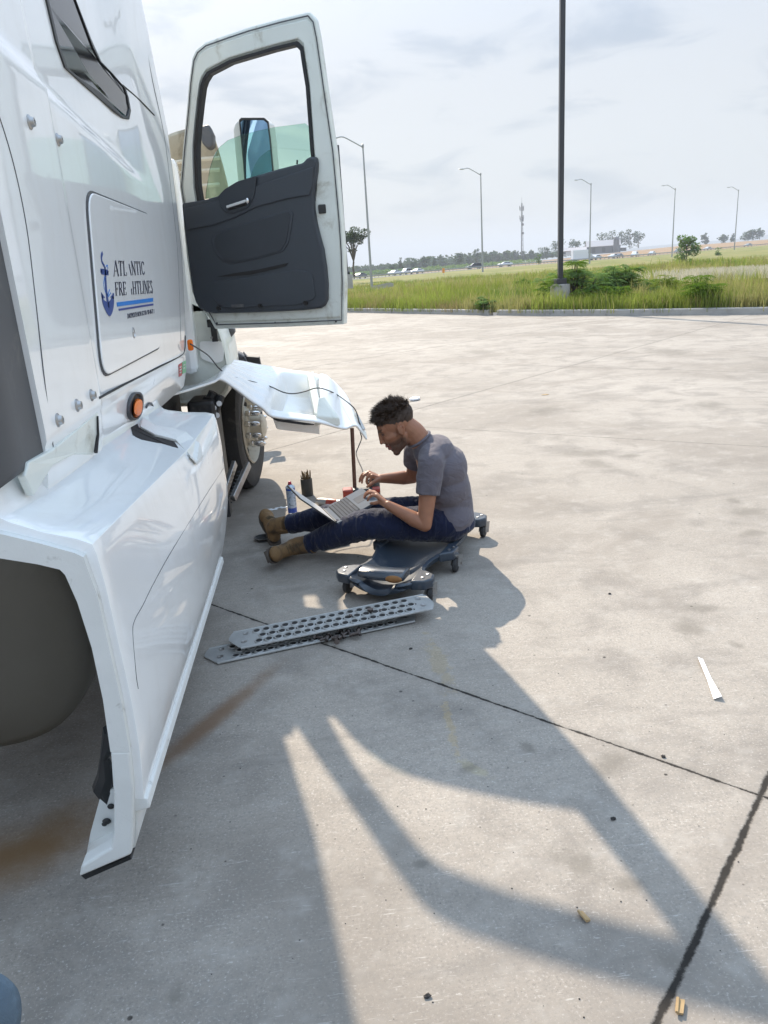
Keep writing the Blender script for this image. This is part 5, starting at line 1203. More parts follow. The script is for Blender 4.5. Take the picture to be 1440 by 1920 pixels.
# ================================================================== small things by the man
def cyl_thing(name, label, cat, c, axis, prof_m, seg=28, group=None):
    """prof_m: list of (partname, profile, material)"""
    o = thing(name, label, cat, tuple(c), group)
    for nm, pr, mt in prof_m: bm = BM(); lathe(bm, c, axis, pr, seg); mk(nm, bm, M[mt], o)
    return o
M['canblue'] = simple('can_blue', (.02, .07, .35), .3, coat=.4, var=.05); M['canpale'] = simple('can_pale_blue', (.42, .50, .60), .28, .4, coat=.4, var=.15, scale=40)
M['canred'] = simple('can_red', (.4, .03, .06), .4)
c_ = at_z(549, 962); cyl_thing('spray_can', 'blue and silver aerosol can with a red nozzle standing by the boot', 'spray can', c_, (0, 0, 1),
 [('base_rim', [(0, .001), (.032, .001), (.034, .005), (.033, .010)], 'chrome'), ('label_band', [(.0325, .010), (.0325, .045)], 'canblue'), ('can_body', [(.0325, .045), (.0325, .172)], 'canpale'), ('top_band', [(.0327, .172), (.0327, .186)], 'canblue'),
  ('shoulder', [(.0335, .186), (.034, .190), (.030, .200), (.018, .208), (.016, .212)], 'canpale'), ('nozzle', [(.013, .210), (.012, .226), (.008, .234), (0, .235)], 'canred')])
c_ = at_z(577, 937)+Vector((0, .12, 0)); c_.z = 0
M['bits'] = simple('brass_bits', (.19, .14, .075), .45, .6, var=.4, scale=60); M['cup'] = simple('dark_cup', (.035, .036, .036), .5, var=.3, scale=30)
o = cyl_thing('tool_cup', 'dark cup packed with brassy drill bits behind the laptop screen', 'cup', c_, (0, 0, 1), [('cup_wall', [(0, 0), (.042, 0), (.044, .004), (.044, .135), (.040, .135), (.039, .12), (0, .12)], 'cup')])
for k in range(24):
    a = random.uniform(0, 6.28); r = .032*math.sqrt(random.random()); q = c_+Vector((math.cos(a)*r, math.sin(a)*r, .10)); h = random.uniform(.055, .10); bm = BM(); e_ = q+Vector((math.cos(a)*.008, math.sin(a)*.008, h)); tube(bm, [q, q.lerp(e_, .8), e_], [.0045, .0045, .002], 6); mk('drill_bit', bm, M['bits'], o)
M['redtool'] = simple('red_tool', (.30, .035, .02), .4, coat=.3, var=.3, scale=30)
a = at_z(596, 940, .03); b_ = at_z(652, 946, .03); ax = (b_-a).normalized(); L = .32
o = cyl_thing('impact_driver', 'silver and red cylindrical air tool lying behind the laptop', 'tool', a, ax, [('nose', [(0, -.01), (.018, -.01), (.024, .0), (.026, .02)], 'steel'), ('front_sleeve', [(.028, .02), (.030, .06), (.028, .085)], 'alu'), ('red_collar', [(.029, .085), (.031, .10), (.031, .16), (.028, .17)], 'redtool'), ('barrel', [(.028, .17), (.03, .21), (.03, .27), (.018, .30), (0, .30)], 'steel')])
a = at_z(645, 928, .04); 
o = thing('power_tool', 'red and black power tool standing behind the prop rod', 'tool', tuple(a))
bm = BM(); box(bm, a+Vector((.03, .02, .0)), (.075, .09, .085)); mk('battery', bm, M['redtool'], o, smooth=False, bevel=.012)
bm = BM(); box(bm, a+Vector((.14, .03, .0)), (.16, .075, .07)); mk('motor_housing', bm, M['black'], o, smooth=False, bevel=.02, bseg=3)
bm = BM(); lathe(bm, a+Vector((.21, .03, .01)), (1, 0, 0), [(.026, 0), (.03, .02), (.022, .06), (0, .06)], 16); mk('chuck', bm, M['redtool'], o)
a = at_z(704, 935, .0)+Vector((0, .1, 0)); a.z = 0; o = cyl_thing('tin_can', 'grey tin standing behind the laptop corner and the hands', 'tin', a, (0, 0, 1), [('tin_wall', [(0, 0), (.047, 0), (.047, .11), (.044, .112), (.043, .1), (0, .1)], 'cup'), ('lid_rim', [(.048, .108), (.049, .112), (.046, .115)], 'steel')])
a = at_z(494, 1013); o = cyl_thing('metal_dish', 'small shallow metal dish on the ground under the upper boot', 'dish', a, (0, 0, 1), [('dish_wall', [(0, .004), (.035, .004), (.055, .022), (.057, .022), (.042, 0), (0, 0)], 'cup'), ('dish_rim', [(.055, .021), (.058, .024), (.055, .025)], 'steel')])
# flattened paper cup / paper strip / litter
M['paper'] = simple('white_paper', (.82, .82, .84), .8, var=.04); M['card'] = simple('brown_card', (.35, .24, .12), .8, var=.3, scale=40); M['char'] = simple('tar_crumb', (.025, .022, .02), .8, var=.4)
pts = [at_z(u, v, .004) for u, v in ((1308, 1235), (1318, 1236), (1334, 1272), (1353, 1311), (1338, 1311), (1326, 1275))]; pts[3].z += .012; pts[0].z += .008
bm = BM(); prism(bm, pts, (0, 0, 1), .0008); tag(mk('paper_strip', bm, M['paper'], smooth=False, loc=tuple(pts[0])), 'long narrow strip of white paper on the sunlit concrete', 'paper strip')
pts = roundpoly([at_z(u, v, .01) for u, v in ((766, 751), (776, 746), (787, 746), (786, 749), (776, 751))], .04, 3); bm = BM(); prism(bm, pts, (0, 0, 1), .02); tag(mk('paper_scrap', bm, M['paper'], smooth=False, loc=tuple(pts[0])), 'small white crumpled paper scrap on the yard behind the man\'s head', 'paper scrap')
for px, mt, lb in ((((1084, 1712), (1092, 1711), (1107, 1727), (1100, 1730)), 'card', 'bent grey brown wood chip in the lower shadow stripe'), (((1271, 1876), (1284, 1878), (1281, 1904), (1269, 1902)), 'card', 'tan piece of folded card beside the cracked joint at the bottom')):
    pts = [at_z(u, v, .003) for u, v in px]; bm = BM(); prism(bm, pts, (0, 0, 1), .006); tube(bm, [pts[0]+Vector((0, 0, .008)), pts[-1]+Vector((0, 0, .006))], .004, 6); tag(mk('debris_chip', bm, M[mt], smooth=False, loc=tuple(pts[0])), lb, 'litter')
for u, v, lb in ((1244, 1418, 'dark brown dead leaf on the concrete above the long crack'), (1150, 1535, 'dark crumb in the middle of the right shadow stripe'), (801, 1867, 'black crumb near the bottom edge left of the middle'), (1143, 1113, 'tiny dark crumb on the sunlit concrete right of the man'), (770, 1216, 'tiny dark crumb just below the step plates'), (1022, 740, 'small tan scrap far out on the yard')):
    q = at_z(u, v, .003); bm = BM(); ell(bm, q, (.008 if v > 1000 else .05, .005 if v > 1000 else .03, .004), seg=8)
    for vv in bm.verts: vv.co += Vector((random.uniform(-.003, .003), random.uniform(-.003, .003), random.uniform(-.001, .002)))
    tag(mk('debris_crumb', bm, M['char' if v > 1000 else 'card'], loc=tuple(q), smooth=False), lb, 'litter')
bm = BM()
for k in range(120):
    u, v = random.uniform(300, 1440), random.uniform(1150, 1920); q = at_z(u, v, .001); r = random.choice((.001, .0013, .0018, .0025))
    bmesh.ops.create_icosphere(bm, subdivisions=1, radius=r, matrix=Matrix.Translation(q)@Matrix.Diagonal((1, random.uniform(.5, 1), .6, 1)))
o = mk('grit', bm, M['char'], smooth=False); tag(o, 'scattered dark grit on the concrete yard', 'grit', kind='stuff')
# spilled white foam
M['foam'] = simple('white_foam_residue', (.7, .75, .8), .6)
bm = BM()
for k in range(16):
    q = at_z(497+k*2.7, 957-k*.45+random.uniform(-1, 1), .002); ell(bm, q, (random.uniform(.008, .02), random.uniform(.008, .02), .002), seg=8)
tag(mk('foam_spill', bm, M['foam'], loc=tuple(at_z(515, 955))), 'streak of white foam residue on the shaded concrete left of the can', 'spill')

# ================================================================== laptop
M['lapalu'] = simple('laptop_aluminium', (.12, .14, .17), .75, 0, var=.05, spec=.1); M['lapkey'] = simple('laptop_keys', (.07, .08, .10), .7, var=.1, spec=.1); M['screenoff'] = simple('laptop_lid_back', (.50, .49, .48), .45, .1, var=.05)
M['lapdeck'] = simple('laptop_deck', (.025, .03, .036), .8, spec=.1)
lap = thing('laptop', 'open silver laptop resting on the man\'s thighs', 'laptop', (.1, 4.2, .28))
A0 = Vector((.047, 4.08, .252)); A1 = Vector((-.028, 4.36, .257)); Bn = Vector((.293, 4.14, .346)); bx = (Bn-A0)
hy = (A1-A0); ly = hy.length; hy.normalize(); bx -= hy*bx.dot(hy); lx = bx.length; bx.normalize(); bz = bx.cross(hy).normalized()
if bz.z < 0: bz = -bz
def LB(x, y, z=0): return A0+bx*x*lx+hy*y*ly+bz*z
bm = BM(); prism(bm, roundpoly([LB(0, 0), LB(1, 0), LB(1, 1), LB(0, 1)], .012), -bz, .014); mk('base', bm, M['lapalu'], lap, smooth=False, bevel=.002)
kb = BM(); nkey = 0
for r in range(6):
    for k in range(14):
        x = .14+.42*(r+.5)/6; y = .06+.88*(k+.5)/14
        if r == 5 and 4 < k < 9: continue
        cc = LB(x, y, .0015); box(kb, cc, (lx*.42/6*.8, ly*.88/14*.82, .0025), Matrix((bx, hy, bz)).transposed())
box(kb, LB(.14+.42*5.5/6, .5, .0015), (lx*.42/6*.8, ly*.88/14*3.8, .0025), Matrix((bx, hy, bz)).transposed())
ko = mk('keyboard', kb, M['lapkey'], lap, smooth=False); 
bm = BM(); prism(bm, [LB(.12, .04, .0002), LB(.58, .04, .0002), LB(.58, .96, .0002), LB(.12, .96, .0002)], bz, .0004); mk('keyboard_deck', bm, M['lapdeck'], lap, smooth=False)
bm = BM(); prism(bm, [LB(.64, .34, .0002), LB(.94, .34, .0002), LB(.94, .68, .0002), LB(.64, .68, .0002)], bz, .0006); mk('touchpad', bm, M['lapkey'], lap, smooth=False)
bm = BM(); tube(bm, [LB(.0, .06, .004), LB(.0, .94, .004)], .006, 10); mk('hinge', bm, M['black'], lap)
S1 = Vector((-.155, 4.05, .437)); sx_ = (S1-A0); sx_ -= hy*sx_.dot(hy); sn = sx_.normalized().cross(hy)
bm = BM(); prism(bm, roundpoly([A0-hy*.0, A0+sx_, A0+sx_+hy*ly, A0+hy*ly], .012), sn, .006); lid = mk('screen_lid', bm, M['black'], lap, smooth=False, bevel=.002)
for sg in (-.0012, .0065):
    bm = BM(); f = lambda a, b: A0+sx_*a+hy*ly*b+sn*sg; prism(bm, [f(.05, .03), f(.95, .03), f(.95, .97), f(.05, .97)], sn, .0006); mk('screen' if sg > 0 else 'lid_back', bm, M['screenoff'], lap, smooth=False)

# ================================================================== the man
def cone(bm, p0, r0, p1, r1, seg=18, dome=True, flat=(1, 1)):
    p0, p1 = Vector(p0), Vector(p1); d = (p1-p0); L = d.length; d.normalize(); prof = []
    if dome:
        for k in range(5): a = math.pi/2*k/4; prof.append((r0*math.sin(a)+1e-7, -r0*math.cos(a)))
        for k in range(5): a = math.pi/2*k/4; prof.append((r1*math.cos(a)+1e-7, L+r1*math.sin(a)))
        prof[0] = (0, -r0); prof[-1] = (0, L+r1)
    else: prof = [(0, 0), (r0, 0), (r1, L), (0, L)]
    lathe(bm, p0, d, prof, seg)
def chain(bm, pts):
    for i in range(len(pts)-1): cone(bm, pts[i][0], pts[i][1], pts[i+1][0], pts[i+1][1])
def remeshed(bm, voxel, smooth_it=4, disp=None):
    me = bpy.data.meshes.new('r'); bm.to_mesh(me); bm.free(); o = bpy.data.objects.new('r', me); COL.objects.link(o)
    r = o.modifiers.new('r', 'REMESH'); r.mode = 'VOXEL'; r.voxel_size = voxel; r.use_smooth_shade = True
    if smooth_it: s = o.modifiers.new('s', 'SMOOTH'); s.factor = .5; s.iterations = smooth_it
    bpy.context.view_layer.update(); ev = o.evaluated_get(bpy.context.evaluated_depsgraph_get()); out = bpy.data.meshes.new_from_object(ev)
    bpy.data.objects.remove(o); bpy.data.meshes.remove(me)
    if disp:
        n = len(out.vertices); nrm = [v.normal.copy() for v in out.vertices]
        for v, nn in zip(out.vertices, nrm): v.co += nn*disp(v.co)
    return out
HO = Vector((.436, 4.12, .76)); HU = Vector((-.5, 0, .866)).normalized(); HF = Vector((-.866, 0, -.5)).normalized(); HR = Vector((0, 1, 0))
def hp(f, u, r=0.): return HO+HF*f+HU*u+HR*r
HROT = Matrix((HF, HR, HU)).transposed()
man = thing('person', 'bearded man in grey t-shirt, navy trousers and tan boots sitting with a laptop', 'person', (.68, 4.12, 0))
bm = BM()
ell(bm, hp(-.004, .052), (.098, .078, .088), HROT, 28); ell(bm, hp(.048, .0), (.062, .062, .088), HROT, 24)
ell(bm, hp(.068, .055), (.040, .058, .045), HROT, 20)
for sg in (-1, 1):
    chain(bm, [(hp(.0, -.035, .055*sg), .018), (hp(.012, -.072, .050*sg), .017), (hp(.085, -.100, .014*sg), .018)])
    cone(bm, hp(.105, .047, .012*sg), .009, hp(.088, .050, .045*sg), .009)       # brow
    cone(bm, hp(.082, -.002, .038*sg), .020, hp(.045, -.006, .050*sg), .020)        # cheek bone
    ell(bm, hp(.116, -.020, .012*sg), (.008, .006, .006), HROT, 12)                 # nostril
    ell(bm, hp(.083, .030, .031*sg), (.013, .013, .011), HROT, 12)                  # eye ball
    # ear: rim and bowl
    er = [hp(-.004+math.sin(a)*.017-.25*math.cos(a)*.02, .008+math.cos(a)*.030, (.079+.006*math.cos(a))*sg) for a in np.linspace(-.3, 5.0, 12)]
    for i in range(len(er)-1): cone(bm, er[i], .0048, er[i+1], .0048, 8)
    ell(bm, hp(-.003, .004, .074*sg), (.014, .006, .024), HROT, 12)
ell(bm, hp(.086, -.105), (.022, .026, .020), HROT, 18)
cone(bm, hp(.104, .048), .0095, hp(.122, .004), .0100); cone(bm, hp(.116, .008), .010, hp(.128, -.012), .0108)
cone(bm, hp(.100, -.030), .017, hp(.096, -.055), .016); 
cone(bm, hp(.116, -.044, -.014), .0068, hp(.116, -.044, .014), .0068); cone(bm, hp(.104, -.044, -.024), .006, hp(.116, -.044, .0), .007); cone(bm, hp(.104, -.044, .024), .006, hp(.116, -.044, .0), .007)
cone(bm, hp(.111, -.064, -.012), .0075, hp(.111, -.064, .012), .0075); ell(bm, hp(.088, -.08), (.02, .03, .02), HROT, 14); ell(bm, hp(.06, -.07), (.05, .045, .035), HROT, 16)
# neck, torso core, arms
chain(bm, [(hp(-.035, -.01), .060), (hp(-.055, -.065), .060), (Vector((.565, 4.12, .655)), .066), (Vector((.62, 4.12, .55)), .10), (Vector((.68, 4.12, .40)), .11), (Vector((.70, 4.12, .22)), .12)])
cone(bm, hp(.01, -.06), .045, hp(-.045, -.09), .05)
SHL, ELL_, WRL = Vector((.575, 3.945, .585)), Vector((.520, 3.885, .262)), Vector((.335, 3.985, .362))
SHR, ELR, WRR = Vector((.545, 4.30, .585)), Vector((.530, 4.40, .395)), Vector((.325, 4.325, .425))
chain(bm, [(Vector((.60, 4.05, .60)), .06), (SHL, .056), (SHL.lerp(ELL_, .45), .049), (SHL.lerp(ELL_, .8), .042), (ELL_, .038)]); chain(bm, [(ELL_, .038), (ELL_.lerp(WRL, .3), .043), (ELL_.lerp(WRL, .65), .034), (WRL, .026)])
chain(bm, [(Vector((.58, 4.2, .60)), .06), (SHR, .056), (SHR.lerp(ELR, .5), .047), (ELR, .038)]); chain(bm, [(ELR, .038), (ELR.lerp(WRR, .3), .043), (ELR.lerp(WRR, .65), .034), (WRR, .026)])
def hand(bm, wr, knu, side, nrm, fingers, thumb):
    """palm from wrist to knuckle line; fingers: list of joint offset lists"""
    wr, knu = Vector(wr), Vector(knu); sd = Vector(side).normalized(); nr = Vector(nrm).normalized()
    for k in range(4):
        f = (k-1.5)*.0195; b = knu+sd*f-(knu-wr).normalized()*(.006*abs(k-1)); cone(bm, wr+sd*f*.55, .0165, b, .0125, 12)
        joints = [b]+[b+Vector(j) for j in fingers[k]]; rr = [.0105, .0092, .0082, .0068]
        for i in range(len(joints)-1): cone(bm, joints[i], rr[i], joints[i+1], rr[i+1], 12)
    t_ = [Vector(q) for q in thumb]; rr = [.0155, .012, .0105, .008]
    for i in range(len(t_)-1): cone(bm, t_[i], rr[i], t_[i+1], rr[i+1], 12)
# near (left) hand: palm under the laptop corner, thumb on top, fingers reaching to the keys
kn = Vector((.270, 4.075, .412))
hand(bm, WRL, kn, (-.25, .9, .15), (0, 0, 1),
     [[(-.028, -.004, .006), (-.046, .0, -.008), (-.054, .004, -.024)], [(-.030, .004, .010), (-.052, .010, -.004), (-.062, .014, -.022)], [(-.028, .012, .010), (-.048, .020, -.004), (-.057, .025, -.022)], [(-.022, .016, .006), (-.036, .024, -.006), (-.043, .028, -.020)]],
     [WRL.lerp(kn, .25)+Vector((-.0, -.012, -.012)), (.292, 4.028, .372), (.266, 4.030, .366), (.243, 4.040, .364)])
# far (right) hand: wrist bent, fingers hanging on to the far edge of the keyboard
kr = Vector((.262, 4.325, .462))
hand(bm, WRR, kr, (.18, -.95, -.1), (0, 0, 1),
     [[(-.034, -.004, -.006), (-.052, -.004, -.030), (-.058, -.004, -.052)], [(-.030, -.004, -.012), (-.042, -.004, -.036), (-.044, -.004, -.056)], [(-.020, -.004, -.018), (-.026, -.004, -.040), (-.022, -.004, -.056)], [(-.012, -.004, -.020), (-.012, -.004, -.036), (-.006, -.002, -.046)]],
     [WRR.lerp(kr, .2)+Vector((0, -.03, -.006)), (.285, 4.268, .424), (.262, 4.262, .410), (.243, 4.266, .398)])
me = remeshed(bm, .0038, 3)
# skin with beard shadow, brows, lips painted as mesh colour
ca = me.color_attributes.new('skin', 'FLOAT_COLOR', 'POINT'); sk = Vector((.31, .142, .082)); bd = Vector((.06, .036, .027)); lipc = Vector((.23, .08, .06))
for i, v in enumerate(me.vertices):
    d = v.co-HO; f, u, r = d.dot(HF), d.dot(HU), abs(d.dot(HR)); c_ = sk.copy(); nz_ = mn.noise(v.co*90)
    if f > -.03 and u < .16 and (d.length < .2):
        jaw = sstep(-.018, -.045, u+.10*max(0, .05-f)-.25*max(0, f-.09)+nz_*.004)*sstep(-.015, .015, f)*(1-sstep(-.118, -.135, u))
        mous = sstep(-.026, -.032, u)*sstep(.09, .1, f)*sstep(-.042, -.038, u)
        side = sstep(.0, .012, f)*sstep(.05, .035, f)*sstep(.05, .06, r)*sstep(.03, -.0, u)
        b_ = max(jaw, side*.4, mous*.9); c_ = c_.lerp(bd, min(.82, b_*(.85+.3*nz_)))
        if f > .098 and -.072 < u < -.037 and r < .026: c_ = lipc.copy()
        if .044 < u < .062 and f > .08 and .008 < r < .052: c_ = c_.lerp(bd, .8)
        if .022 < u < .037 and f > .078 and .018 < r < .043: c_ = c_.lerp(Vector((.05, .03, .025)), .75)
        if u > .035 and (u > .075 or f < .05): c_ = c_.lerp(bd, .0)
    c_ *= (1+.12*mn.noise(v.co*35)); ca.data[i].color = (*c_, 1)
m, t = newmat('skin'); M['skin'] = m; at = t.n.new('ShaderNodeAttribute'); at.attribute_name = 'skin'
finish(t, bsdf(t, at.outputs['Color'], .45, 0, t.bump(t.noise(t.obj(), 220, 3), .12), spec=.4)); m.node_tree.nodes['Principled BSDF'].inputs['Subsurface Weight'].default_value = .06
mk('body', me, M['skin'], man, ang=180)
# hair
M['hair'] = simple('dark_brown_hair', (.052, .031, .019), .45, var=.4, scale=60); M['fade'] = simple('short_faded_hair', (.045, .028, .02), .7, var=.4, scale=200)
bm = BM(); ell(bm, hp(-.012, .068), (.107, .080, .090), HROT, 32)
cut = bmesh.ops.bisect_plane(bm, geom=bm.verts[:]+bm.edges[:]+bm.faces[:], plane_co=hp(.03, .062), plane_no=(HF*.62-HU*.78), clear_outer=True)
cut = bmesh.ops.bisect_plane(bm, geom=bm.verts[:]+bm.edges[:]+bm.faces[:], plane_co=hp(-.05, -.032), plane_no=(HF*.55-HU), clear_outer=True)
for v in bm.verts: v.co += (v.co-hp(0, .06)).normalized()*mn.noise(v.co*60)*.004
cap = mk('hair', bm, M['fade'], man, ang=180)
bm = BM()
for k in range(5200):
    while True:
        q = Vector((random.gauss(0, 1), random.gauss(0, 1), random.gauss(0, 1))).normalized()      # (f, r, u)
        side_ = abs(q.y)
        if q.z > -.35 and (q.z > .12 or q.x < .15): break
    topf = sstep(.10, .5, q.z); p_ = hp(-.010+q.x*.104, .066+q.z*.088, q.y*.078); n = (HF*q.x+HR*q.y+HU*q.z).normalized()
    if topf < .25 and random.random() < .3: continue
    L = (.006+.030*topf)*random.uniform(.6, 1.3)*(1.25 if q.x > .3 and topf > .4 else 1); 
    clump = Vector((mn.noise(p_*38), mn.noise(p_*38+Vector((7, 0, 0))), mn.noise(p_*38+Vector((0, 9, 0)))))*1.2
    d1 = (n+HF*.35*topf+clump+Vector((random.uniform(-.3, .3), random.uniform(-.3, .3), random.uniform(-.3, .3)))).normalized(); d2 = (d1+clump*.8+HF*.5*topf-Vector((0, 0, .35))*(1 if q.x > .5 else 0)).normalized()
    sd = d1.cross(Vector((random.uniform(-1, 1), random.uniform(-1, 1), random.uniform(-1, 1)))).normalized()*.0014
    a = p_; b = p_+d1*L*.55; c2 = b+d2*L*.5
    v = [bm.verts.new(a-sd), bm.verts.new(a+sd), bm.verts.new(b+sd), bm.verts.new(b-sd), bm.verts.new(c2)]
    bm.faces.new((v[0], v[1], v[2], v[3])); bm.faces.new((v[3], v[2], v[4]))
mk('hair_strands', bm, M['hair'], cap, smooth=False)
# t-shirt
def fold(scale, amp, stretch=(1, 1, 1)):
    def f(co):
        q = Vector((co.x*stretch[0], co.y*stretch[1], co.z*stretch[2])); a = mn.noise(q*scale); b = mn.noise(q*scale*2.3+Vector((5, 1, 2))); return amp*((1-abs(a)*2)*.7+b*.4)
    return f
bm = BM()
ell(bm, (.628, 4.12, .604), (.110, .165, .092), Matrix.Rotation(-.5, 3, 'Y'), 26); ell(bm, (.668, 4.12, .515), (.142, .185, .135), Matrix.Rotation(-.45, 3, 'Y'), 28)
ell(bm, (.680, 4.12, .40), (.138, .178, .13), None, 28); cone(bm, (.680, 4.12, .40), .142, (.695, 4.12, .18), .145, 28)
ell(bm, (.695, 4.12, .22), (.142, .192, .14), None, 28)
for Sx, Ex, yy in ((SHL, ELL_, 1), (SHR, ELR, -1)):
    cone(bm, Vector((.605, 4.12-.09*yy, .60)), .082, Sx+Vector((.006, 0, .002)), .069, 22); e_ = Sx.lerp(Ex, .50); cone(bm, Sx, .070, e_, .067, 24, dome=False)
cone(bm, (.546, 4.12, .682), .060, (.583, 4.12, .635), .088, 24, dome=False)
dfn = fold(9, .006, (1.2, .5, 1.0))
me = remeshed(bm, .0065, 5, lambda c: dfn(c)*(1 if c.z > .13 else 1)-.001)
bmx = BM(); bmx.from_mesh(me); bmesh.ops.bisect_plane(bmx, geom=bmx.verts[:]+bmx.edges[:]+bmx.faces[:], plane_co=(.7, 4.12, .138), plane_no=(.22, 0, -1), clear_outer=True)
m, t = newmat('grey_cotton'); M['shirt'] = m; p = t.obj(); wv = t.noise(t.vm('MULTIPLY', p, (500, 500, 900)), 1, 2)
fl = t.noise(t.vm('MULTIPLY', p, (9, 5, 16)), 1, 3, .5, .9); finish(t, bsdf(t, t.mix(t.noise(p, 9, 4), (.105, .095, .112), (.148, .134, .152)), .9, 0, t.bump(t.m('ADD', t.m('MULTIPLY', fl, 3.0), t.m('MULTIPLY', wv, .06)), .55, .012), spec=.15, Sheen_Weight=.15))
mk('t_shirt', bmx, M['shirt'], man, ang=180, solid=.003)
bm = BM(); cc = Vector((.546, 4.12, .688)); nn = Vector((-.55, 0, .84)).normalized(); ux = nn.cross(Vector((0, 1, 0))).normalized()
pts = [cc+ux*math.cos(a)*.066+Vector((0, 1, 0))*math.sin(a)*.068 for a in np.linspace(0, 2*math.pi, 30)]; tube(bm, pts, .008, 8, cap=False); mk('collar', bm, M['shirt'], man)
# trousers
m, t = newmat('navy_work_cloth'); M['trous'] = m; p = t.obj(); fl = t.noise(t.vm('MULTIPLY', p, (22, 8, 8)), 1, 3, .55, 1.1)
finish(t, bsdf(t, t.mix(t.noise(p, 6, 4), (.005, .008, .028), (.010, .015, .046)), .85, 0, t.bump(t.m('ADD', t.m('MULTIPLY', fl, 3), t.m('MULTIPLY', t.noise(p, 600, 2), .08)), .7, .012), spec=.2, Sheen_Weight=.2))
bm = BM(); ell(bm, (.695, 4.12, .225), (.135, .172, .110), None, 28); ell(bm, (.70, 4.12, .185), (.145, .185, .062), None, 24)
KL, AL = Vector((.215, 4.085, .235)), Vector((-.130, 4.215, .095)); KR, AR = Vector((.200, 4.33, .235)), Vector((-.245, 4.47, .145))
chain(bm, [(Vector((.68, 4.03, .205)), .104), (Vector((.50, 4.03, .222)), .100), (Vector((.34, 4.05, .228)), .092), (KL-Vector((0, 0, .006)), .088), (KL.lerp(AL, .3), .082), (KL.lerp(AL, .75), .066)]); cone(bm, KL.lerp(AL, .7), .057, AL, .058, 22, dome=False)
chain(bm, [(Vector((.68, 4.22, .205)), .100), (Vector((.50, 4.24, .225)), .094), (Vector((.34, 4.28, .235)), .080), (KR, .070), (KR.lerp(AR, .3), .076), (KR.lerp(AR, .75), .064)]); cone(bm, KR.lerp(AR, .7), .058, AR, .060, 22, dome=False)
d2 = fold(13, .006, (1.6, .7, .8)); me = remeshed(bm, .0065, 4, lambda c: d2(c)*(1.5 if c.x < .25 else 1))
mk('trousers', me, M['trous'], man, ang=180)
# boots
M['boot'] = simple('tan_nubuck', (.19, .11, .045), .8, var=.3, scale=12, dirt=(.075, .047, .026), dirts=9, dlo=.48, dhi=.7, bump=.3, bscale=140); M['sole'] = simple('boot_sole', (.085, .068, .055), .85, var=.3, scale=30, bump=.5, bscale=70); M['lace'] = simple('boot_lace', (.10, .07, .035), .8)
def boot(name, ank, shin, toe, up_, side, lab):
    """ank: ankle point, shin: direction from foot to knee, toe: foot direction, up_: top of the foot"""
    ank = Vector(ank); sh = Vector(shin).normalized(); tt = Vector(toe).normalized(); uu = Vector(up_); uu = (uu-tt*uu.dot(tt)).normalized(); ss_ = tt.cross(uu).normalized()
    R3 = Matrix((tt, ss_, uu)).transposed(); heel = ank-uu*.055-tt*.02
    bm = BM(); chain(bm, [(ank+sh*.02, .050), (ank-uu*.02, .050)]); cone(bm, ank, .052, ank+sh*.10, .056, 22, dome=False)
    ell(bm, heel, (.050, .042, .042), R3, 20); chain(bm, [(ank-uu*.02, .046), (ank+tt*.06-uu*.038, .042), (ank+tt*.13-uu*.055, .038)]); ell(bm, ank+tt*.15-uu*.062, (.062, .047, .034), R3, 22); ell(bm, ank+tt*.07-uu*.068, (.10, .040, .028), R3, 20)
    b = mk(name, remeshed(bm, .0055, 3), M['boot'], man, ang=180, label=lab)
    bm = BM(); ol = []
    for x, y in ((-.075, -.018), (-.066, -.036), (-.03, -.042), (.03, -.038), (.08, -.046), (.14, -.052), (.19, -.042), (.215, -.018), (.218, .01), (.20, .036), (.15, .048), (.09, .044), (.03, .036), (-.03, .042), (-.066, .036), (-.075, .018)): ol.append(ank+tt*x+ss_*y-uu*.086)
    prism(bm, ol, -uu, .012)
    prism(bm, [q-uu*.012 for q in ol if (q-ank).dot(tt) < .03 or True][:0] or [ank+tt*x+ss_*y-uu*.098 for x, y in ((-.073, -.03), (-.02, -.040), (.0, -.036), (.0, .036), (-.02, .040), (-.073, .03))], -uu, .016)
    for k in range(9): box(bm, ank+tt*(.045+.019*k)-uu*.103, (.009, .088 if 1 < k < 7 else .07, .012), R3)
    mk('sole', bm, M['sole'], b, smooth=False, bevel=.003)
    bm = BM()
    for k in range(7):
        c_ = ank+tt*(.095-.018*k+(.0 if k < 4 else .02))+uu*(-.012+.014*k) if k < 4 else ank+sh*(.01+.022*(k-4))+tt*.046
        q = [c_-ss_*.024, c_+uu*.008, c_+ss_*.024]; tube(bm, [q[0], (q[0]+q[2])/2+(uu+tt)*.006, q[2]], .0028, 6)
    mk('laces', bm, M['lace'], b)
    bm = BM(); tube(bm, [ank+sh*.098+(ss_*math.cos(a)+tt*math.sin(a))*.054 for a in np.linspace(0, 2*math.pi, 20)], .007, 6, cap=False); mk('cuff', bm, M['boot'], b)
boot('boot', (-.345, 4.53, .118), (AR-Vector((-.345, 4.53, .118))), (-.25, .80, .50), (.1, -.35, 1), 0, 'boot of the crossed upper leg, sole turned to the left')
boot('boot', (-.205, 4.235, .082), (AL-Vector((-.205, 4.235, .082))), (-.22, -.55, .12), (.80, -.35, .35), 0, 'boot of the lower leg lying on its side, sole turned to the viewer')

M['skin2'] = simple('skin_plain', (.30, .15, .09), .5)
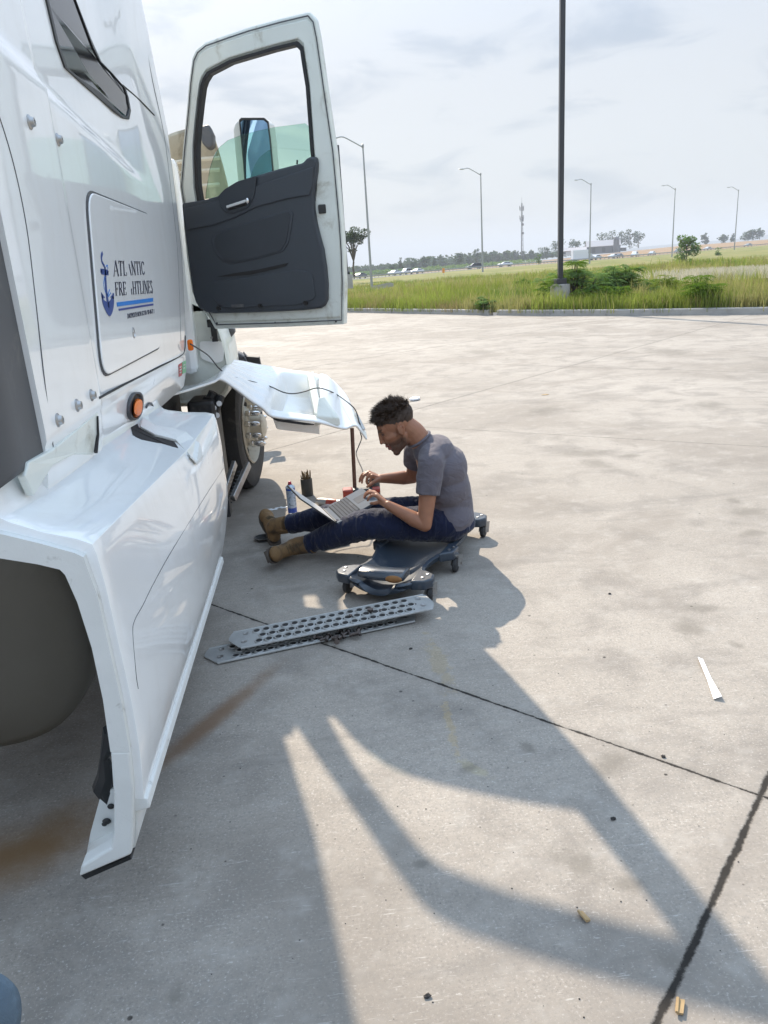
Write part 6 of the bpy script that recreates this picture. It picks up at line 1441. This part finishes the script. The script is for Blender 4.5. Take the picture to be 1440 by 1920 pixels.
# ================================================================== the photographer's knee at the bottom left corner
M['denim'] = simple('faded_denim', (.085, .125, .165), .85, var=.25, scale=30, bump=.4, bscale=300, dirt=(.20, .28, .35), dirts=8, dlo=.5, dhi=.8)
kn_ = at_z(-40, 1905, .52)
o = thing('person', 'knee of a person in faded blue jeans at the bottom left corner', 'person', (kn_.x, kn_.y-.1, 0))
bm = BM(); hp2 = kn_+Vector((-.18, -.46, .10)); an_ = kn_+Vector((-.03, -.12, -.42))
chain(bm, [(hp2, .095), (hp2.lerp(kn_, .6), .078), (kn_, .058), (kn_.lerp(an_, .5), .062)]); cone(bm, kn_.lerp(an_, .5), .062, an_, .07, 20, dome=False)
hp3 = hp2+Vector((-.22, 0, 0)); kn3 = kn_+Vector((-.30, -.02, 0)); an3 = an_+Vector((-.30, -.02, 0)); ell(bm, (hp2+hp3)/2+Vector((0, -.05, .0)), (.19, .14, .13), None, 20)
chain(bm, [(hp3, .095), (hp3.lerp(kn3, .6), .078), (kn3, .058), (kn3.lerp(an3, .5), .062)]); cone(bm, kn3.lerp(an3, .5), .062, an3, .07, 20, dome=False)
d3 = fold(14, .006); mk('jeans', remeshed(bm, .008, 2, d3), M['denim'], o, ang=180)
for a_ in (an_, an3):
    bm = BM(); ell(bm, a_+Vector((0, .06, -.06)), (.045, .13, .038)); mk('shoe', remeshed(bm, .008, 1), M['black'], o, ang=180)
bm = BM(); ell(bm, (hp2+hp3)/2+Vector((0, -.08, .16)), (.17, .12, .20), None, 20); ell(bm, (hp2+hp3)/2+Vector((0, -.05, .38)), (.19, .11, .18), None, 20)
mk('shirt', remeshed(bm, .01, 2), M['greyrub'], o, ang=180)
bm = BM(); q = (hp2+hp3)/2+Vector((0, .03, .70)); ell(bm, q, (.075, .095, .115)); cone(bm, q-Vector((0, .02, .05)), .05, q-Vector((0, .06, .22)), .06)
for sg in (-1, 1): chain(bm, [(q+Vector((.17*sg, -.07, -.24)), .05), (q+Vector((.22*sg, 0, -.46)), .04), (q+Vector((.08*sg, .18, -.52)), .03)])
mk('body', remeshed(bm, .007, 2), M['skin2'], o, ang=180)

# ------------------------------------------------------------------ haze
m, t = newmat('haze'); pv = t.n.new('ShaderNodeVolumePrincipled'); pv.inputs['Color'].default_value = (.80, .86, .95, 1); pv.inputs['Density'].default_value = .00042; pv.inputs['Anisotropy'].default_value = .0
oo = t.n.new('ShaderNodeOutputMaterial'); t.l.new(pv.outputs[0], oo.inputs['Volume'])
bm = BM(); box(bm, (0, 0, 20), (11200, 11200, 260)); hz = mk('haze', bm, m, smooth=False); hz['kind'] = 'stuff'
